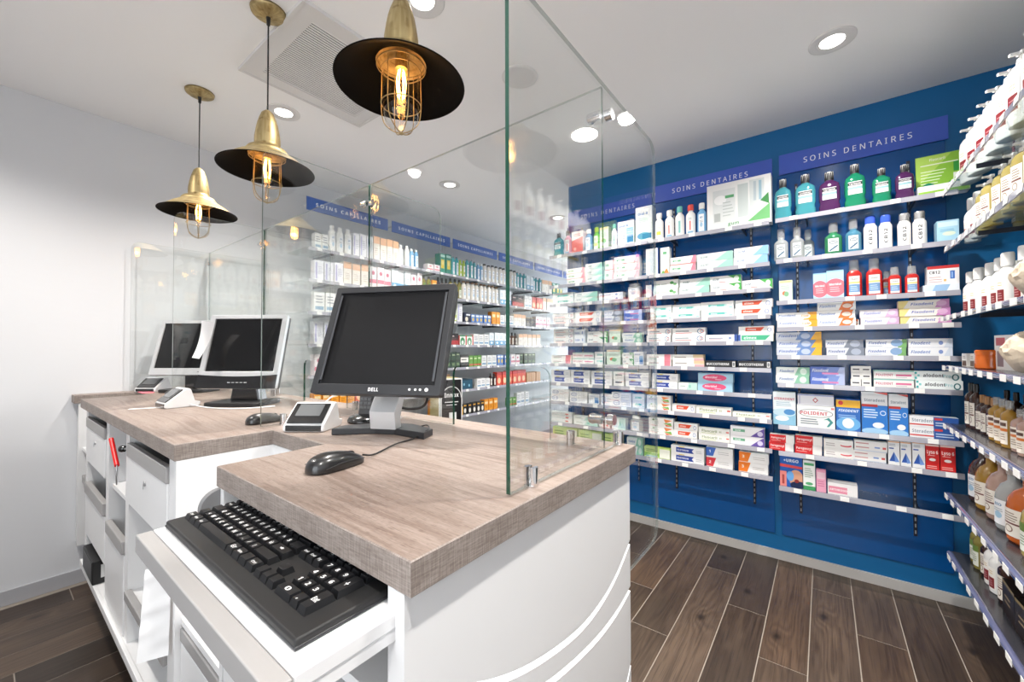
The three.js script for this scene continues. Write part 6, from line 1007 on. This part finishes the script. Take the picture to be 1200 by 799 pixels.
// ---------------------------------------------------------------- brass pendants
function pendant(x, label) {
  const t = thing('pendant_lamp', label, 'pendant lamp', [x, 0, -0.66], 0, 'brass pendants over the counter');
  const y = (a) => a;
  mesh('ceiling_rose', lathe([[0.001, CEIL - 0.026], [0.018, CEIL - 0.025], [0.05, CEIL - 0.017], [0.06, CEIL - 0.010], [0.062, CEIL - 0.001], [0.001, CEIL - 0.001]], 36), M.brass, t);
  mesh('cord_grip', cy(0.008, 0.006, 0.03, 0, CEIL - 0.04, 0, 14), M.black, t);
  mesh('cord', cy(0.0028, 0.0028, CEIL - 0.04 - 2.155, 0, (CEIL - 0.04 + 2.155) / 2, 0, 10), M.black, t);
  mesh('dome', lathe([[0.001, 2.167], [0.010, 2.166], [0.021, 2.155], [0.030, 2.130], [0.033, 2.118], [0.034, 2.116], [0.039, 2.09], [0.0435, 2.06], [0.044, 2.035], [0.044, 2.022], [0.066, 2.014], [0.072, 2.006], [0.075, 1.997]], 44), M.brass, t);
  const shade = mesh('shade', lathe([[0.058, 1.999], [0.074, 1.9975], [0.110, 1.975], [0.135, 1.955], [0.163, 1.9375]], 56), M.brass, t);
  mesh('shade_lining', lathe([[0.1625, 1.9365], [0.135, 1.9525], [0.110, 1.9725], [0.074, 1.9945], [0.064, 1.9935]], 56), M.shadeBlack, t);
  mesh('rim', new THREE.TorusGeometry(0.163, 0.0016, 8, 64).rotateX(Math.PI / 2).translate(0, 1.937, 0), M.shadeBlack, t);
  mesh('reflector', lathe([[0.064, 1.9935], [0.060, 2.003], [0.045, 2.016], [0.012, 2.022]], 32), M.brass, t);
  mesh('lamp_holder', cy(0.014, 0.016, 0.04, 0, 2.0, 0, 20), M.brass, t);
  const b = mesh('bulb', lathe([[0.001, 1.885], [0.012, 1.888], [0.020, 1.905], [0.021, 1.925], [0.014, 1.955], [0.0115, 1.985]], 24), M.clear, t);
  const fil = []; for (let k = 0; k < 6; k++) { const a = k * Math.PI / 3, c = Math.cos(a), s = Math.sin(a); fil.push(tube([[0.007 * c, 1.978, 0.007 * s], [0.012 * c, 1.945, 0.012 * s], [0.008 * c, 1.905, 0.008 * s]], 0.0008, 8, 5)); }
  mesh('filament', merge(...fil), M.filament, b);
  mesh('glass_jar', lathe([[0.042, 1.995], [0.0455, 1.985], [0.0455, 1.868], [0.041, 1.842], [0.028, 1.823], [0.001, 1.815]], 32), M.clear, t);
  const cage = mesh('cage', merge(new THREE.TorusGeometry(0.062, 0.0014, 6, 40).rotateX(Math.PI / 2).translate(0, 1.985, 0), new THREE.TorusGeometry(0.0495, 0.0013, 6, 36).rotateX(Math.PI / 2).translate(0, 1.975, 0), new THREE.TorusGeometry(0.0505, 0.0013, 6, 36).rotateX(Math.PI / 2).translate(0, 1.885, 0), cy(0.005, 0.005, 0.004, 0, 1.811, 0, 12)), M.brass, t);
  for (let k = 0; k < 6; k++) { const a = k * Math.PI / 3 + 0.3, c = Math.cos(a), s = Math.sin(a); mesh('wire', tube([[0.0495 * c, 1.99, 0.0495 * s], [0.0505 * c, 1.93, 0.0505 * s], [0.0505 * c, 1.870, 0.0505 * s], [0.043 * c, 1.836, 0.043 * s], [0.024 * c, 1.818, 0.022 * s], [0.002 * c, 1.811, 0.002 * s]], 0.0013, 24, 6), M.brass, cage); }
  const scr = mesh('set_screw', cy(0.004, 0.004, 0.008, 0, 0, 0, 10).rotateZ(Math.PI / 2).translate(-0.071, 2.012, 0), M.black, t);
  const l = new THREE.PointLight(0xffb765, PENDANT, 0, 2); l.position.set(0, 1.93, 0); l.castShadow = true; l.shadow.radius = 0.6; t.add(l);
}
M.filament = std({ color: 0xffc070, emissive: 0xffb55a, emissiveIntensity: 40 });
pendant(-0.868, 'brass pendant lamp with black-lined shade over the black monitor');
pendant(-1.688, 'brass pendant lamp with black-lined shade hanging between the other two');
pendant(-2.50, 'brass pendant lamp with black-lined shade by the plain wall');

renderer.render(scene, camera);
